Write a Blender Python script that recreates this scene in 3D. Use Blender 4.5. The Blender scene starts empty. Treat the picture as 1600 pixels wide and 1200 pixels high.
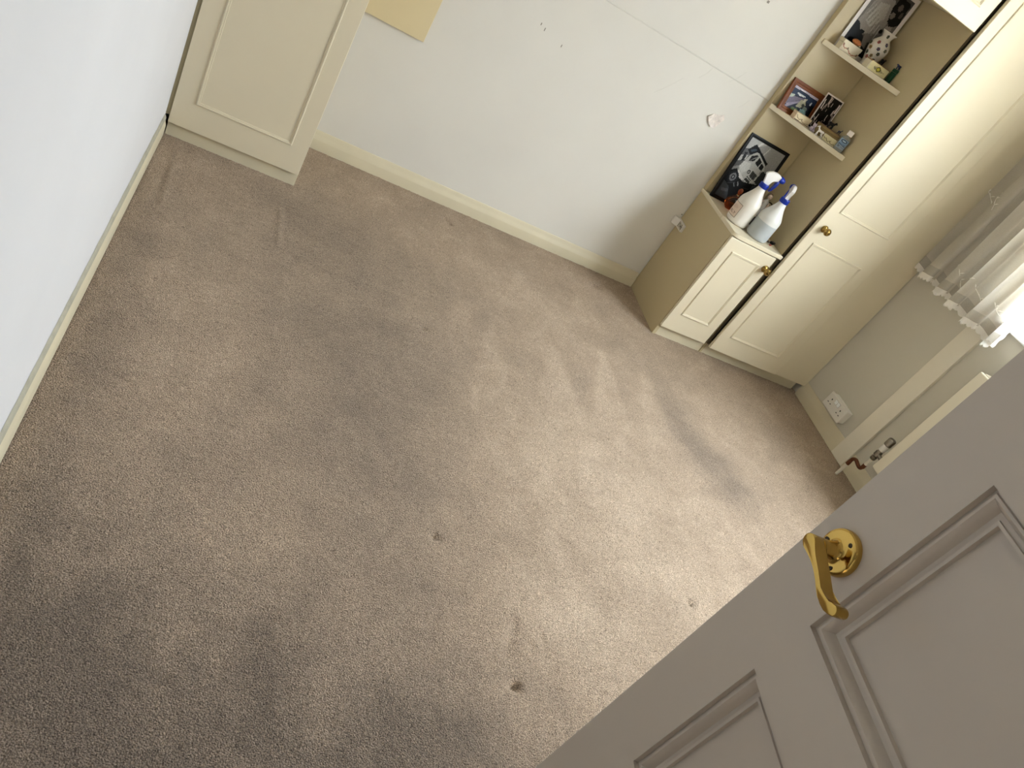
import bpy, bmesh, math, random
import numpy as np
from mathutils import Vector, Matrix

random.seed(7)
rng = np.random.default_rng(7)
S = bpy.context.scene
COL = S.collection

# ------------------------------------------------------------------ camera
CAMH = 1.4
FPX = 1190.816
R_ = [[0.8607775, -0.13709183, 0.49017132],
      [0.29296577, -0.6540672, -0.69740029],
      [0.41621286, 0.74390989, -0.52284311]]      # rows: right, down, forward in world axes
cd = bpy.data.cameras.new('camera')
cam = bpy.data.objects.new('camera', cd)
COL.objects.link(cam)
cam.matrix_world = Matrix(((R_[0][0], -R_[1][0], -R_[2][0], 0),
                           (R_[0][1], -R_[1][1], -R_[2][1], 0),
                           (R_[0][2], -R_[1][2], -R_[2][2], CAMH),
                           (0, 0, 0, 1)))
cd.sensor_width = 36
cd.sensor_fit = 'HORIZONTAL'
cd.lens = 36 * FPX / 1600
cd.clip_start = 0.02
S.camera = cam

# ------------------------------------------------------------------ light, sky, exposure
W = bpy.data.worlds.new('world')
S.world = W
W.use_nodes = True
wt = W.node_tree
wbg = wt.nodes['Background']
# hazy sky: three times as bright overhead as at the horizon (the standard overcast distribution)
wbg.inputs['Strength'].default_value = SKY = 15.0
wtc = wt.nodes.new('ShaderNodeTexCoord')
wsx = wt.nodes.new('ShaderNodeSeparateXYZ')
wmr = wt.nodes.new('ShaderNodeMapRange')
wmr.inputs['To Min'].default_value = 1 / 3
wmr.inputs['To Max'].default_value = 1.0
wvm = wt.nodes.new('ShaderNodeVectorMath')
wvm.operation = 'SCALE'
wvm.inputs[0].default_value = (0.86, 0.92, 1.0)
wt.links.new(wtc.outputs['Generated'], wsx.inputs['Vector'])
wt.links.new(wsx.outputs['Z'], wmr.inputs['Value'])
wt.links.new(wmr.outputs['Result'], wvm.inputs['Scale'])
wt.links.new(wvm.outputs['Vector'], wbg.inputs['Color'])
# the sun stands behind the house: it never enters the room but lights the ground in front of the window
sl = bpy.data.lights.new('sun', 'SUN')
sl.energy = 34
sl.color = (1.0, 0.95, 0.89)
sl.angle = math.radians(1)
so = bpy.data.objects.new('sun', sl)
so.rotation_euler = Vector((0.62, 0.25, -0.74)).to_track_quat('-Z', 'Y').to_euler()
COL.objects.link(so)
S.view_settings.view_transform = 'Standard'
S.view_settings.look = 'None'
S.view_settings.gamma = 1
S.view_settings.use_curve_mapping = False
S.view_settings.exposure = 1.6
S.cycles.max_bounces = 14
S.cycles.diffuse_bounces = 8
S.cycles.transparent_max_bounces = 16
S.cycles.sample_clamp_indirect = 60

WIN_Y0, WIN_Y1, WIN_Z0, WIN_Z1 = 0.55, 2.36, 0.945, 2.12
WX = 2.972            # window wall plane
WTH = 0.14
pl = bpy.data.lights.new('window_portal', 'AREA')
pl.shape = 'RECTANGLE'
pl.size = WIN_Y1 - WIN_Y0
pl.size_y = WIN_Z1 - WIN_Z0
pl.cycles.is_portal = True
po = bpy.data.objects.new('window_portal', pl)
po.matrix_world = Matrix.Translation((WX + WTH + 0.02, (WIN_Y0 + WIN_Y1) / 2, (WIN_Z0 + WIN_Z1) / 2)) @ \
    Matrix(((0, 0, 1, 0), (1, 0, 0, 0), (0, 1, 0, 0), (0, 0, 0, 1)))
COL.objects.link(po)

# ------------------------------------------------------------------ materials
def lin(c):
    if isinstance(c, str):
        c = [int(c[i:i + 2], 16) / 255 for i in (0, 2, 4)]
    return tuple(x / 12.92 if x <= 0.04045 else ((x + 0.055) / 1.055) ** 2.4 for x in c)

MATS = {}
def mat(name, col, rough=0.5, metal=0.0, var=0.0, vscale=6.0, bump=0.0, bscale=200.0, spec=0.5,
        trans=0.0, ior=1.45, attr=None, sheen=0.0, sss=0.0, alpha=1.0):
    if name in MATS:
        return MATS[name]
    m = bpy.data.materials.new(name)
    m.use_nodes = True
    nt = m.node_tree
    b = nt.nodes['Principled BSDF']
    c = lin(col)
    b.inputs['Base Color'].default_value = (*c, 1)
    b.inputs['Roughness'].default_value = rough
    b.inputs['Metallic'].default_value = metal
    b.inputs['Specular IOR Level'].default_value = spec
    b.inputs['IOR'].default_value = ior
    b.inputs['Transmission Weight'].default_value = trans
    if sheen:
        b.inputs['Sheen Weight'].default_value = sheen
        b.inputs['Sheen Roughness'].default_value = 0.6
    if sss:
        b.inputs['Subsurface Weight'].default_value = sss
        b.inputs['Subsurface Scale'].default_value = 0.01
    tc = nt.nodes.new('ShaderNodeTexCoord')
    if attr:
        a = nt.nodes.new('ShaderNodeAttribute')
        a.attribute_name = attr
        nt.links.new(a.outputs['Color'], b.inputs['Base Color'])
    elif var:
        n = nt.nodes.new('ShaderNodeTexNoise')
        n.inputs['Scale'].default_value = vscale
        n.inputs['Detail'].default_value = 5
        r = nt.nodes.new('ShaderNodeMapRange')
        r.inputs['From Min'].default_value = 0.3
        r.inputs['From Max'].default_value = 0.7
        r.inputs['To Min'].default_value = 1 - var
        r.inputs['To Max'].default_value = 1 + var
        nt.links.new(tc.outputs['Object'], n.inputs['Vector'])
        nt.links.new(n.outputs['Fac'], r.inputs['Value'])
        mx = nt.nodes.new('ShaderNodeVectorMath')
        mx.operation = 'SCALE'
        mx.inputs[0].default_value = c
        nt.links.new(r.outputs['Result'], mx.inputs['Scale'])
        nt.links.new(mx.outputs['Vector'], b.inputs['Base Color'])
    if bump:
        n2 = nt.nodes.new('ShaderNodeTexNoise')
        n2.inputs['Scale'].default_value = bscale
        n2.inputs['Detail'].default_value = 4
        bp = nt.nodes.new('ShaderNodeBump')
        bp.inputs['Strength'].default_value = bump
        bp.inputs['Distance'].default_value = 0.002
        nt.links.new(tc.outputs['Object'], n2.inputs['Vector'])
        nt.links.new(n2.outputs['Fac'], bp.inputs['Height'])
        nt.links.new(bp.outputs['Normal'], b.inputs['Normal'])
    MATS[name] = m
    return m

WALL = mat('wall_paint', 'd6d2c9', 0.75, var=0.025, vscale=2.5, bump=0.12, bscale=45, spec=0.25)
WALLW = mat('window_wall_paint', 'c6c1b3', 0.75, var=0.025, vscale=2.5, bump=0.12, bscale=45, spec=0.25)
CEIL = mat('ceiling_paint', 'aeaba6', 0.85, var=0.01, spec=0.2)
SKIRT = mat('skirting_paint', 'cec4a9', 0.42, var=0.03, vscale=9, bump=0.1, bscale=60)
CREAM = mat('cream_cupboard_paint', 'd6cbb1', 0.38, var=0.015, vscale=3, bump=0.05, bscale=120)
CREAM_SHADE = mat('cream_paint_shaded', 'b8a986', 0.45, var=0.02, vscale=3)  # same cream paint, darkened to carry the shade on side and back panels
BOARD = mat('cream_board_paint', 'd3c39c', 0.5, var=0.015, vscale=4)
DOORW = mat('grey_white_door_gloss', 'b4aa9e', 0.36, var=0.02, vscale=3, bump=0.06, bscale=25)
BRASS = mat('polished_brass', 'c4a358', 0.14, metal=1.0, var=0.08, vscale=30)
BRASSD = mat('aged_brass', 'a5894e', 0.2, metal=1.0, var=0.12, vscale=60)
BLACKH = mat('dark_recess', '0c0906', 0.8)
WPLASTIC = mat('white_plastic', 'd9d5cc', 0.35)
RADW = mat('radiator_enamel', 'e3dcc8', 0.3)
CHROME = mat('dull_chrome', '8d877c', 0.28, metal=1.0)
COPPER = mat('browned_copper', '6e4632', 0.35, metal=0.8, var=0.25, vscale=50)
UPVC = mat('upvc', 'eef0f0', 0.3)
WOODB = mat('frame_wood', '74401c', 0.42, var=0.25, vscale=40, spec=.3)
BLACK = mat('black_gloss', '0b0908', 0.35, spec=0.25)
BLUEP = mat('blue_plastic', '0b2c96', 0.3)
WHITEP = mat('spray_white_plastic', 'e2dfda', 0.35)
PRINT = mat('photo_print', 'ffffff', 0.35, attr='print', spec=0.2)
PRINTM = mat('matt_print', 'ffffff', 0.6, attr='print')

def glass_mat(name, col, rough=0.0, ior=1.45):
    m = bpy.data.materials.new(name)
    m.use_nodes = True
    b = m.node_tree.nodes['Principled BSDF']
    b.inputs['Base Color'].default_value = (*lin(col), 1)
    b.inputs['Roughness'].default_value = rough
    b.inputs['Transmission Weight'].default_value = 1
    b.inputs['IOR'].default_value = ior
    return m

def pane_mat():
    m = bpy.data.materials.new('window_glass')
    m.use_nodes = True
    nt = m.node_tree
    nt.nodes.clear()
    o = nt.nodes.new('ShaderNodeOutputMaterial')
    t = nt.nodes.new('ShaderNodeBsdfTransparent')
    t.inputs['Color'].default_value = (0.93, 0.96, 0.95, 1)
    g = nt.nodes.new('ShaderNodeBsdfGlossy')
    g.inputs['Roughness'].default_value = 0.02
    mx = nt.nodes.new('ShaderNodeMixShader')
    # Schlick reflectance of a thin pane, the same from both of its sides
    f = nt.nodes.new('ShaderNodeLayerWeight')
    f.inputs['Blend'].default_value = 0.5
    pw = nt.nodes.new('ShaderNodeMath')
    pw.operation = 'POWER'
    pw.inputs[1].default_value = 5
    nt.links.new(f.outputs['Facing'], pw.inputs[0])
    ma = nt.nodes.new('ShaderNodeMath')
    ma.operation = 'MULTIPLY_ADD'
    ma.inputs[1].default_value = 0.9
    ma.inputs[2].default_value = 0.06
    nt.links.new(pw.outputs[0], ma.inputs[0])
    nt.links.new(ma.outputs[0], mx.inputs[0])
    nt.links.new(t.outputs[0], mx.inputs[1])
    nt.links.new(g.outputs[0], mx.inputs[2])
    nt.links.new(mx.outputs[0], o.inputs[0])
    return m
GLASS = pane_mat()
AMBER = glass_mat('amber_glass', 'd9a07c', 0.02, 1.3)
CLEAR = mat('clear_plastic', 'bfc0b8', 0.2, trans=0.55, ior=1.2)

def net_mat(name, col, opac, transl):
    m = bpy.data.materials.new(name)
    m.use_nodes = True
    nt = m.node_tree
    nt.nodes.clear()
    o = nt.nodes.new('ShaderNodeOutputMaterial')
    d = nt.nodes.new('ShaderNodeBsdfDiffuse')
    d.inputs['Color'].default_value = (*lin(col), 1)
    tl = nt.nodes.new('ShaderNodeBsdfTranslucent')
    tl.inputs['Color'].default_value = (*lin(col), 1)
    tp = nt.nodes.new('ShaderNodeBsdfTransparent')
    m1 = nt.nodes.new('ShaderNodeMixShader')
    m1.inputs[0].default_value = transl
    m2 = nt.nodes.new('ShaderNodeMixShader')
    # fine weave: the gaps between threads let light straight through
    tc = nt.nodes.new('ShaderNodeTexCoord')
    n = nt.nodes.new('ShaderNodeTexNoise')
    n.inputs['Scale'].default_value = 900
    nt.links.new(tc.outputs['Object'], n.inputs['Vector'])
    r = nt.nodes.new('ShaderNodeMapRange')
    r.inputs['From Min'].default_value = 0.35
    r.inputs['From Max'].default_value = 0.65
    r.inputs['To Min'].default_value = opac - 0.1
    r.inputs['To Max'].default_value = min(1, opac + 0.1)
    nt.links.new(n.outputs['Fac'], r.inputs['Value'])
    nt.links.new(r.outputs['Result'], m2.inputs[0])
    nt.links.new(d.outputs[0], m1.inputs[1])
    nt.links.new(tl.outputs[0], m1.inputs[2])
    nt.links.new(tp.outputs[0], m2.inputs[1])
    nt.links.new(m1.outputs[0], m2.inputs[2])
    nt.links.new(m2.outputs[0], o.inputs[0])
    return m
NET = net_mat('net_voile', 'd3cdc2', 0.88, 0.42)
NETH = net_mat('net_hem', 'd3cdc2', 0.66, 0.4)
LACE = net_mat('lace_trim', 'fbf8f2', 0.93, 0.4)

# ------------------------------------------------------------------ object helpers
def props(o, label=None, cat=None, group=None, kind=None):
    if label: o['label'] = label
    if cat: o['category'] = cat
    if group: o['group'] = group
    if kind: o['kind'] = kind
    return o

def thing(name, label, cat, loc=(0, 0, 0), rot=(0, 0, 0), group=None, kind=None):
    o = bpy.data.objects.new(name, None)
    o.empty_display_size = 0.05
    COL.objects.link(o)
    o.location = loc
    o.rotation_euler = rot
    return props(o, label, cat, group, kind)

def root_matrix(o):
    while o.parent is not None:
        o = o.parent
    return Matrix.LocRotScale(o.location, o.rotation_euler, None)

def obj(name, bm, mats, parent=None, world=False, smooth=None, label=None):
    """Link bm as one mesh object; world=True: its vertices are in world space and go into the root's frame."""
    if world and parent is not None:
        bm.transform(root_matrix(parent).inverted())
    me = bpy.data.meshes.new(name)
    if not isinstance(mats, (list, tuple)):
        mats = [mats]
    bm.normal_update()
    bm.to_mesh(me)
    bm.free()
    for m in mats:
        me.materials.append(m)
    if smooth is not None:
        me.polygons.foreach_set('use_smooth', [True] * len(me.polygons))
        try:
            me.set_sharp_from_angle(angle=math.radians(smooth))
        except Exception:
            pass
    o = bpy.data.objects.new(name, me)
    COL.objects.link(o)
    if parent is not None:
        o.parent = parent
    if label:
        o['label'] = label
    return o

def NB():
    return bmesh.new()

def box(bm, x0, x1, y0, y1, z0, z1, bev=0.0, seg=2, mi=0, M=None):
    vs = [bm.verts.new((x, y, z)) for x in (x0, x1) for y in (y0, y1) for z in (z0, z1)]
    fs = []
    for q in ((0, 1, 3, 2), (4, 6, 7, 5), (0, 4, 5, 1), (2, 3, 7, 6), (0, 2, 6, 4), (1, 5, 7, 3)):
        f = bm.faces.new([vs[i] for i in q])
        f.material_index = mi
        fs.append(f)
    if M is not None:
        bmesh.ops.transform(bm, matrix=M, verts=vs)
    if bev:
        es = {e for f in fs for e in f.edges}
        r = bmesh.ops.bevel(bm, geom=list(es), offset=bev, segments=seg, affect='EDGES', profile=0.5)
        for f in r['faces']:
            f.material_index = mi
    return bm

def prism(bm, poly, fn, a, b, bev=0.0, mi=0, seg=2):
    """Extrude the 2D polygon between a and b; fn(u, v, w) -> point."""
    A = [bm.verts.new(fn(u, v, a)) for u, v in poly]
    B = [bm.verts.new(fn(u, v, b)) for u, v in poly]
    n = len(poly)
    fs = [bm.faces.new(A[::-1]), bm.faces.new(B)]
    for i in range(n):
        fs.append(bm.faces.new((A[i], A[(i + 1) % n], B[(i + 1) % n], B[i])))
    for f in fs:
        f.material_index = mi
    if bev:
        es = list(fs[0].edges) + list(fs[1].edges)
        bmesh.ops.bevel(bm, geom=es, offset=bev, segments=seg, affect='EDGES', profile=0.5)
    bmesh.ops.recalc_face_normals(bm, faces=bm.faces[:])
    return bm

def lathe(bm, prof, n=28, M=None, mi=0, mif=None, sx=1.0, sy=1.0):
    """prof: (radius, height) list; rotated about z."""
    rings = []
    new = []
    for r, h in prof:
        if r < 1e-6:
            v = bm.verts.new((0, 0, h))
            rings.append([v])
            new.append(v)
        else:
            ring = [bm.verts.new((r * sx * math.cos(2 * math.pi * i / n), r * sy * math.sin(2 * math.pi * i / n), h)) for i in range(n)]
            rings.append(ring)
            new += ring
    for k in range(len(rings) - 1):
        a, b = rings[k], rings[k + 1]
        m = mif(k) if mif else mi
        if len(a) == 1 and len(b) == 1:
            continue
        for i in range(n):
            j = (i + 1) % n
            if len(a) == 1:
                f = bm.faces.new((a[0], b[j], b[i]))
            elif len(b) == 1:
                f = bm.faces.new((a[i], a[j], b[0]))
            else:
                f = bm.faces.new((a[i], a[j], b[j], b[i]))
            f.material_index = m
    if M is not None:
        bmesh.ops.transform(bm, matrix=M, verts=new)
    return bm

def tube(bm, pts, r, n=10, mi=0, cap=True):
    pts = [Vector(p) for p in pts]
    rs = r if isinstance(r, (list, tuple)) else [r] * len(pts)
    rings = []
    up = None
    for i, p in enumerate(pts):
        t = (pts[min(i + 1, len(pts) - 1)] - pts[max(i - 1, 0)]).normalized()
        if up is None:
            up = t.orthogonal().normalized()
        up = (up - t * up.dot(t))
        up = up.normalized() if up.length > 1e-6 else t.orthogonal().normalized()
        s = t.cross(up)
        rings.append([bm.verts.new(p + (up * math.cos(2 * math.pi * k / n) + s * math.sin(2 * math.pi * k / n)) * rs[i]) for k in range(n)])
    for a, b in zip(rings, rings[1:]):
        for k in range(n):
            f = bm.faces.new((a[k], a[(k + 1) % n], b[(k + 1) % n], b[k]))
            f.material_index = mi
    if cap:
        f = bm.faces.new(rings[0][::-1]); f.material_index = mi
        f = bm.faces.new(rings[-1]); f.material_index = mi
    return bm

def smooth_path(pts, n=6):
    """Catmull-Rom through pts."""
    P = [Vector(p) for p in pts]
    P = [P[0] * 2 - P[1]] + P + [P[-1] * 2 - P[-2]]
    out = []
    for i in range(1, len(P) - 2):
        for k in range(n):
            t = k / n
            a, b, c, d = P[i - 1], P[i], P[i + 1], P[i + 2]
            out.append(0.5 * ((2 * b) + (c - a) * t + (2 * a - 5 * b + 4 * c - d) * t * t + (3 * b - a - 3 * c + d) * t ** 3))
    out.append(P[-2])
    return out

def ball(bm, c, r, sx=1, sy=1, sz=1, n=12, mi=0, M=None):
    prof = [(math.sin(math.pi * k / 8) * 1.0, -math.cos(math.pi * k / 8)) for k in range(9)]
    prof[0] = (0, -1); prof[-1] = (0, 1)
    T = Matrix.Translation(c) @ (M or Matrix()) @ Matrix.Diagonal((r * sx, r * sy, r * sz, 1))
    return lathe(bm, prof, n=n, M=T, mi=mi)

def ring_mould(bm, u0, u1, v0, v1, prof, fn, mi=0):
    """Mitred moulding around a rectangle: prof = (inset, height) list; fn(u, v, h) -> point."""
    loops = []
    for ins, h in prof:
        loops.append([bm.verts.new(fn(u, v, h)) for u, v in ((u0 + ins, v0 + ins), (u1 - ins, v0 + ins), (u1 - ins, v1 - ins), (u0 + ins, v1 - ins))])
    for a, b in zip(loops, loops[1:]):
        for i in range(4):
            j = (i + 1) % 4
            f = bm.faces.new((a[i], a[j], b[j], b[i]))
            f.material_index = mi
    bmesh.ops.recalc_face_normals(bm, faces=bm.faces[:])
    return bm

def sweep_x(bm, prof, x0, x1, fn, mi=0):
    """Extrude an open/closed profile (list of (a, b)) along a length; closed polygon with caps."""
    return prism(bm, prof, fn, x0, x1, mi=mi)

# ---- flat print painter: a small raster laid on a grid of quads as a colour attribute
def canvas(w, h, c):
    a = np.empty((h, w, 3))
    a[:] = lin(c)
    return a

def poly(a, pts, c, al=1.0):
    h, w, _ = a.shape
    ys, xs = np.mgrid[0:h, 0:w]
    px, py = (xs + 0.5) / w, (ys + 0.5) / h
    ins = np.zeros((h, w), bool)
    n = len(pts)
    for i in range(n):
        x0, y0 = pts[i]
        x1, y1 = pts[(i + 1) % n]
        if y0 == y1:
            continue
        cnd = ((y0 > py) != (y1 > py)) & (px < (x1 - x0) * (py - y0) / (y1 - y0) + x0)
        ins ^= cnd
    a[ins] = a[ins] * (1 - al) + np.array(lin(c)) * al

def ell(a, cx, cy, rx, ry, c, al=1.0):
    h, w, _ = a.shape
    ys, xs = np.mgrid[0:h, 0:w]
    m = (((xs + 0.5) / w - cx) / rx) ** 2 + (((ys + 0.5) / h - cy) / ry) ** 2 < 1
    a[m] = a[m] * (1 - al) + np.array(lin(c)) * al

def line(a, pts, wd, c, al=1.0):
    h, w, _ = a.shape
    ys, xs = np.mgrid[0:h, 0:w]
    px, py = (xs + 0.5) / w, (ys + 0.5) / h
    asp = h / w
    for (x0, y0), (x1, y1) in zip(pts, pts[1:]):
        dx, dy = x1 - x0, (y1 - y0) * asp
        L = dx * dx + dy * dy + 1e-12
        t = np.clip(((px - x0) * dx + (py - y0) * asp * dy) / L, 0, 1)
        d = np.hypot(px - x0 - t * dx, (py - y0) * asp - t * dy)
        m = d < wd
        a[m] = a[m] * (1 - al) + np.array(lin(c)) * al

def speckle(a, s):
    a *= (1 + s * rng.standard_normal(a.shape[:2]))[..., None].clip(0.3, 2)

def print_mesh(name, a, fn, material, parent, label=None):
    """fn(u, v) with u right 0..1 and v down 0..1 -> local point."""
    h, w, _ = a.shape
    vs = [fn(i / w, j / h) for j in range(h + 1) for i in range(w + 1)]
    fs = [(j * (w + 1) + i, (j + 1) * (w + 1) + i, (j + 1) * (w + 1) + i + 1, j * (w + 1) + i + 1) for j in range(h) for i in range(w)]
    me = bpy.data.meshes.new(name)
    me.from_pydata(vs, [], fs)
    at = me.color_attributes.new('print', 'FLOAT_COLOR', 'CORNER')
    cols = np.ones((h * w, 4, 4))
    cols[..., :3] = a.reshape(-1, 1, 3)
    at.data.foreach_set('color', cols.ravel().astype(np.float32))
    me.materials.append(material)
    o = bpy.data.objects.new(name, me)
    COL.objects.link(o)
    o.parent = parent
    if label:
        o['label'] = label
    return o

# ================================================================== SETTING
LX, BY, NY, CZ = -0.210, 3.170, -0.30, 2.42      # left wall, back wall, near wall, ceiling
FX0, FX1 = LX, WX

# ---- carpet: a fine grid so that the dents and creases are real relief
def build_floor():
    dx = 0.0085
    nx = int((FX1 - FX0) / dx) + 1
    ny = int((BY - NY) / dx) + 1
    X = np.linspace(FX0, FX1, nx)
    Y = np.linspace(NY, BY, ny)
    gx, gy = np.meshgrid(X, Y)
    z = np.zeros_like(gx)
    def dent(x, y, rx, ry, d, ang=0):
        c, s = math.cos(ang), math.sin(ang)
        u = (gx - x) * c + (gy - y) * s
        v = -(gx - x) * s + (gy - y) * c
        return d * np.exp(-((u / rx) ** 2 + (v / ry) ** 2))
    def seg(x0, y0, x1, y1, r, d):
        vx, vy = x1 - x0, y1 - y0
        L = vx * vx + vy * vy
        t = np.clip(((gx - x0) * vx + (gy - y0) * vy) / L, 0, 1)
        return d * np.exp(-(((gx - x0 - t * vx) ** 2 + (gy - y0 - t * vy) ** 2) / r ** 2))
    for x, y, rx, ry, d in ((0.937, 3.031, .018, .011, .014), (0.955, 3.005, .016, .010, .011), (1.011, 3.062, .02, .012, .006),
                            (1.605, 3.075, .011, .008, .013), (1.632, 3.055, .012, .008, .013), (1.751, 3.003, .028, .015, .012),
                            (1.84, 3.0, .016, .009, .005), (0.784, 2.144, .018, .012, .008), (0.765, 1.232, .016, .011, .011),
                            (1.618, 1.206, .018, .011, .014), (0.942, 0.853, .018, .016, .014), (1.04, 0.99, .012, .012, .004)):
        z -= dent(x, y, rx * .8, ry * .8, d * 1.6)
    z -= seg(0.93, 0.93, 0.965, 1.02, .016, .007)
    z += seg(0.238, 2.616, 0.252, 2.312, .008, .0040)
    z -= seg(0.256, 2.616, 0.270, 2.312, .010, .0012)
    z += seg(-0.135, 2.60, -0.118, 2.30, .010, .004)
    z -= seg(-0.150, 2.60, -0.133, 2.30, .012, .0015)
    z += 0.0012 * rng.standard_normal(z.shape)
    # soiling and wear of the pile, with foreground shade and window light painted in
    wear_shade = np.zeros_like(gx)
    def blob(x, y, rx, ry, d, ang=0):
        nonlocal wear_shade
        wear_shade = wear_shade + dent(x, y, rx, ry, d, math.radians(ang))
    for b in WEAR_SHADE:
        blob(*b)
    for (x0, y0), (x1, y1), hw, amt in STROKES:
        vx, vy = x1 - x0, y1 - y0
        Ls = math.hypot(vx, vy)
        t = ((gx - x0) * vx + (gy - y0) * vy) / Ls ** 2
        d = np.abs((gx - x0) * vy - (gy - y0) * vx) / Ls
        edge = np.clip((hw * np.clip(t, 0, 1) ** .8 - d) / .03 + .5, 0, 1)
        wear_shade = wear_shade + amt * edge * np.clip(t / .04, 0, 1) * np.clip((1.0 - t) / .55, 0, 1)
    v = np.stack([gx.ravel(), gy.ravel(), z.ravel()], 1)
    i = np.arange(ny * nx).reshape(ny, nx)
    q = np.stack([i[:-1, :-1], i[:-1, 1:], i[1:, 1:], i[1:, :-1]], -1).reshape(-1, 4)
    me = bpy.data.meshes.new('floor')
    me.vertices.add(len(v))
    me.vertices.foreach_set('co', v.ravel())
    me.loops.add(q.size)
    me.loops.foreach_set('vertex_index', q.ravel())
    me.polygons.add(len(q))
    me.polygons.foreach_set('loop_start', np.arange(0, q.size, 4))
    me.update()
    me.validate()
    me.polygons.foreach_set('use_smooth', [True] * len(me.polygons))
    at = me.attributes.new('wear_shade', 'FLOAT', 'POINT')
    at.data.foreach_set('value', wear_shade.ravel().astype(np.float32))
    m = carpet_mat()
    me.materials.append(m)
    o = bpy.data.objects.new('floor', me)
    COL.objects.link(o)
    props(o, 'worn beige cut-pile carpet covering the whole room floor', 'floor', kind='structure')

# (x, y, rx, ry, amount, angle): + is soil and painted foreground shade, - is cleaner pile and painted window light
WEAR_SHADE = [
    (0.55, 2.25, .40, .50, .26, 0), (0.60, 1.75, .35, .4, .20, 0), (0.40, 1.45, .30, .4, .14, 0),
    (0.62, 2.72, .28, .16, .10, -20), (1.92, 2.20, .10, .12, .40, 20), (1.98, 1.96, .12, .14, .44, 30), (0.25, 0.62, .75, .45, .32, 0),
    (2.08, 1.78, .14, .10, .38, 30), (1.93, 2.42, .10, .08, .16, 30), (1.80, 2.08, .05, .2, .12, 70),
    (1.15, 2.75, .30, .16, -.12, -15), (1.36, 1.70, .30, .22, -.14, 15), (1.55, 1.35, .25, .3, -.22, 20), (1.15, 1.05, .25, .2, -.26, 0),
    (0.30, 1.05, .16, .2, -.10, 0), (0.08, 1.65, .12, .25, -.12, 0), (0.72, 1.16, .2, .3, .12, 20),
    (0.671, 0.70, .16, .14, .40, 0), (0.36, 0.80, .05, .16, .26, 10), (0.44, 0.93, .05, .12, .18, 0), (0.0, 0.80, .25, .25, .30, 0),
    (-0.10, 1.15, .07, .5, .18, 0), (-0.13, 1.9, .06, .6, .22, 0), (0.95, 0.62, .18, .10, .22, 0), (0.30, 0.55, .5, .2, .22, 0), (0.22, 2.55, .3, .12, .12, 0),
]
# paler strokes left by the vacuum cleaner, each fanning out from its far end: far end, near end, half width
STROKES = [((1.085, 2.37), (1.00, 1.72), .10, -.17), ((1.365, 2.35), (1.28, 1.75), .13, -.18), ((1.63, 2.46), (1.50, 1.70), .12, -.22),
           ((0.95, 2.55), (0.93, 2.0), .08, -.12), ((1.86, 2.55), (1.74, 1.75), .09, -.16), ((1.30, 2.86), (1.24, 2.5), .09, -.10), ((1.60, 2.86), (1.55, 2.55), .07, -.10)]

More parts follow.
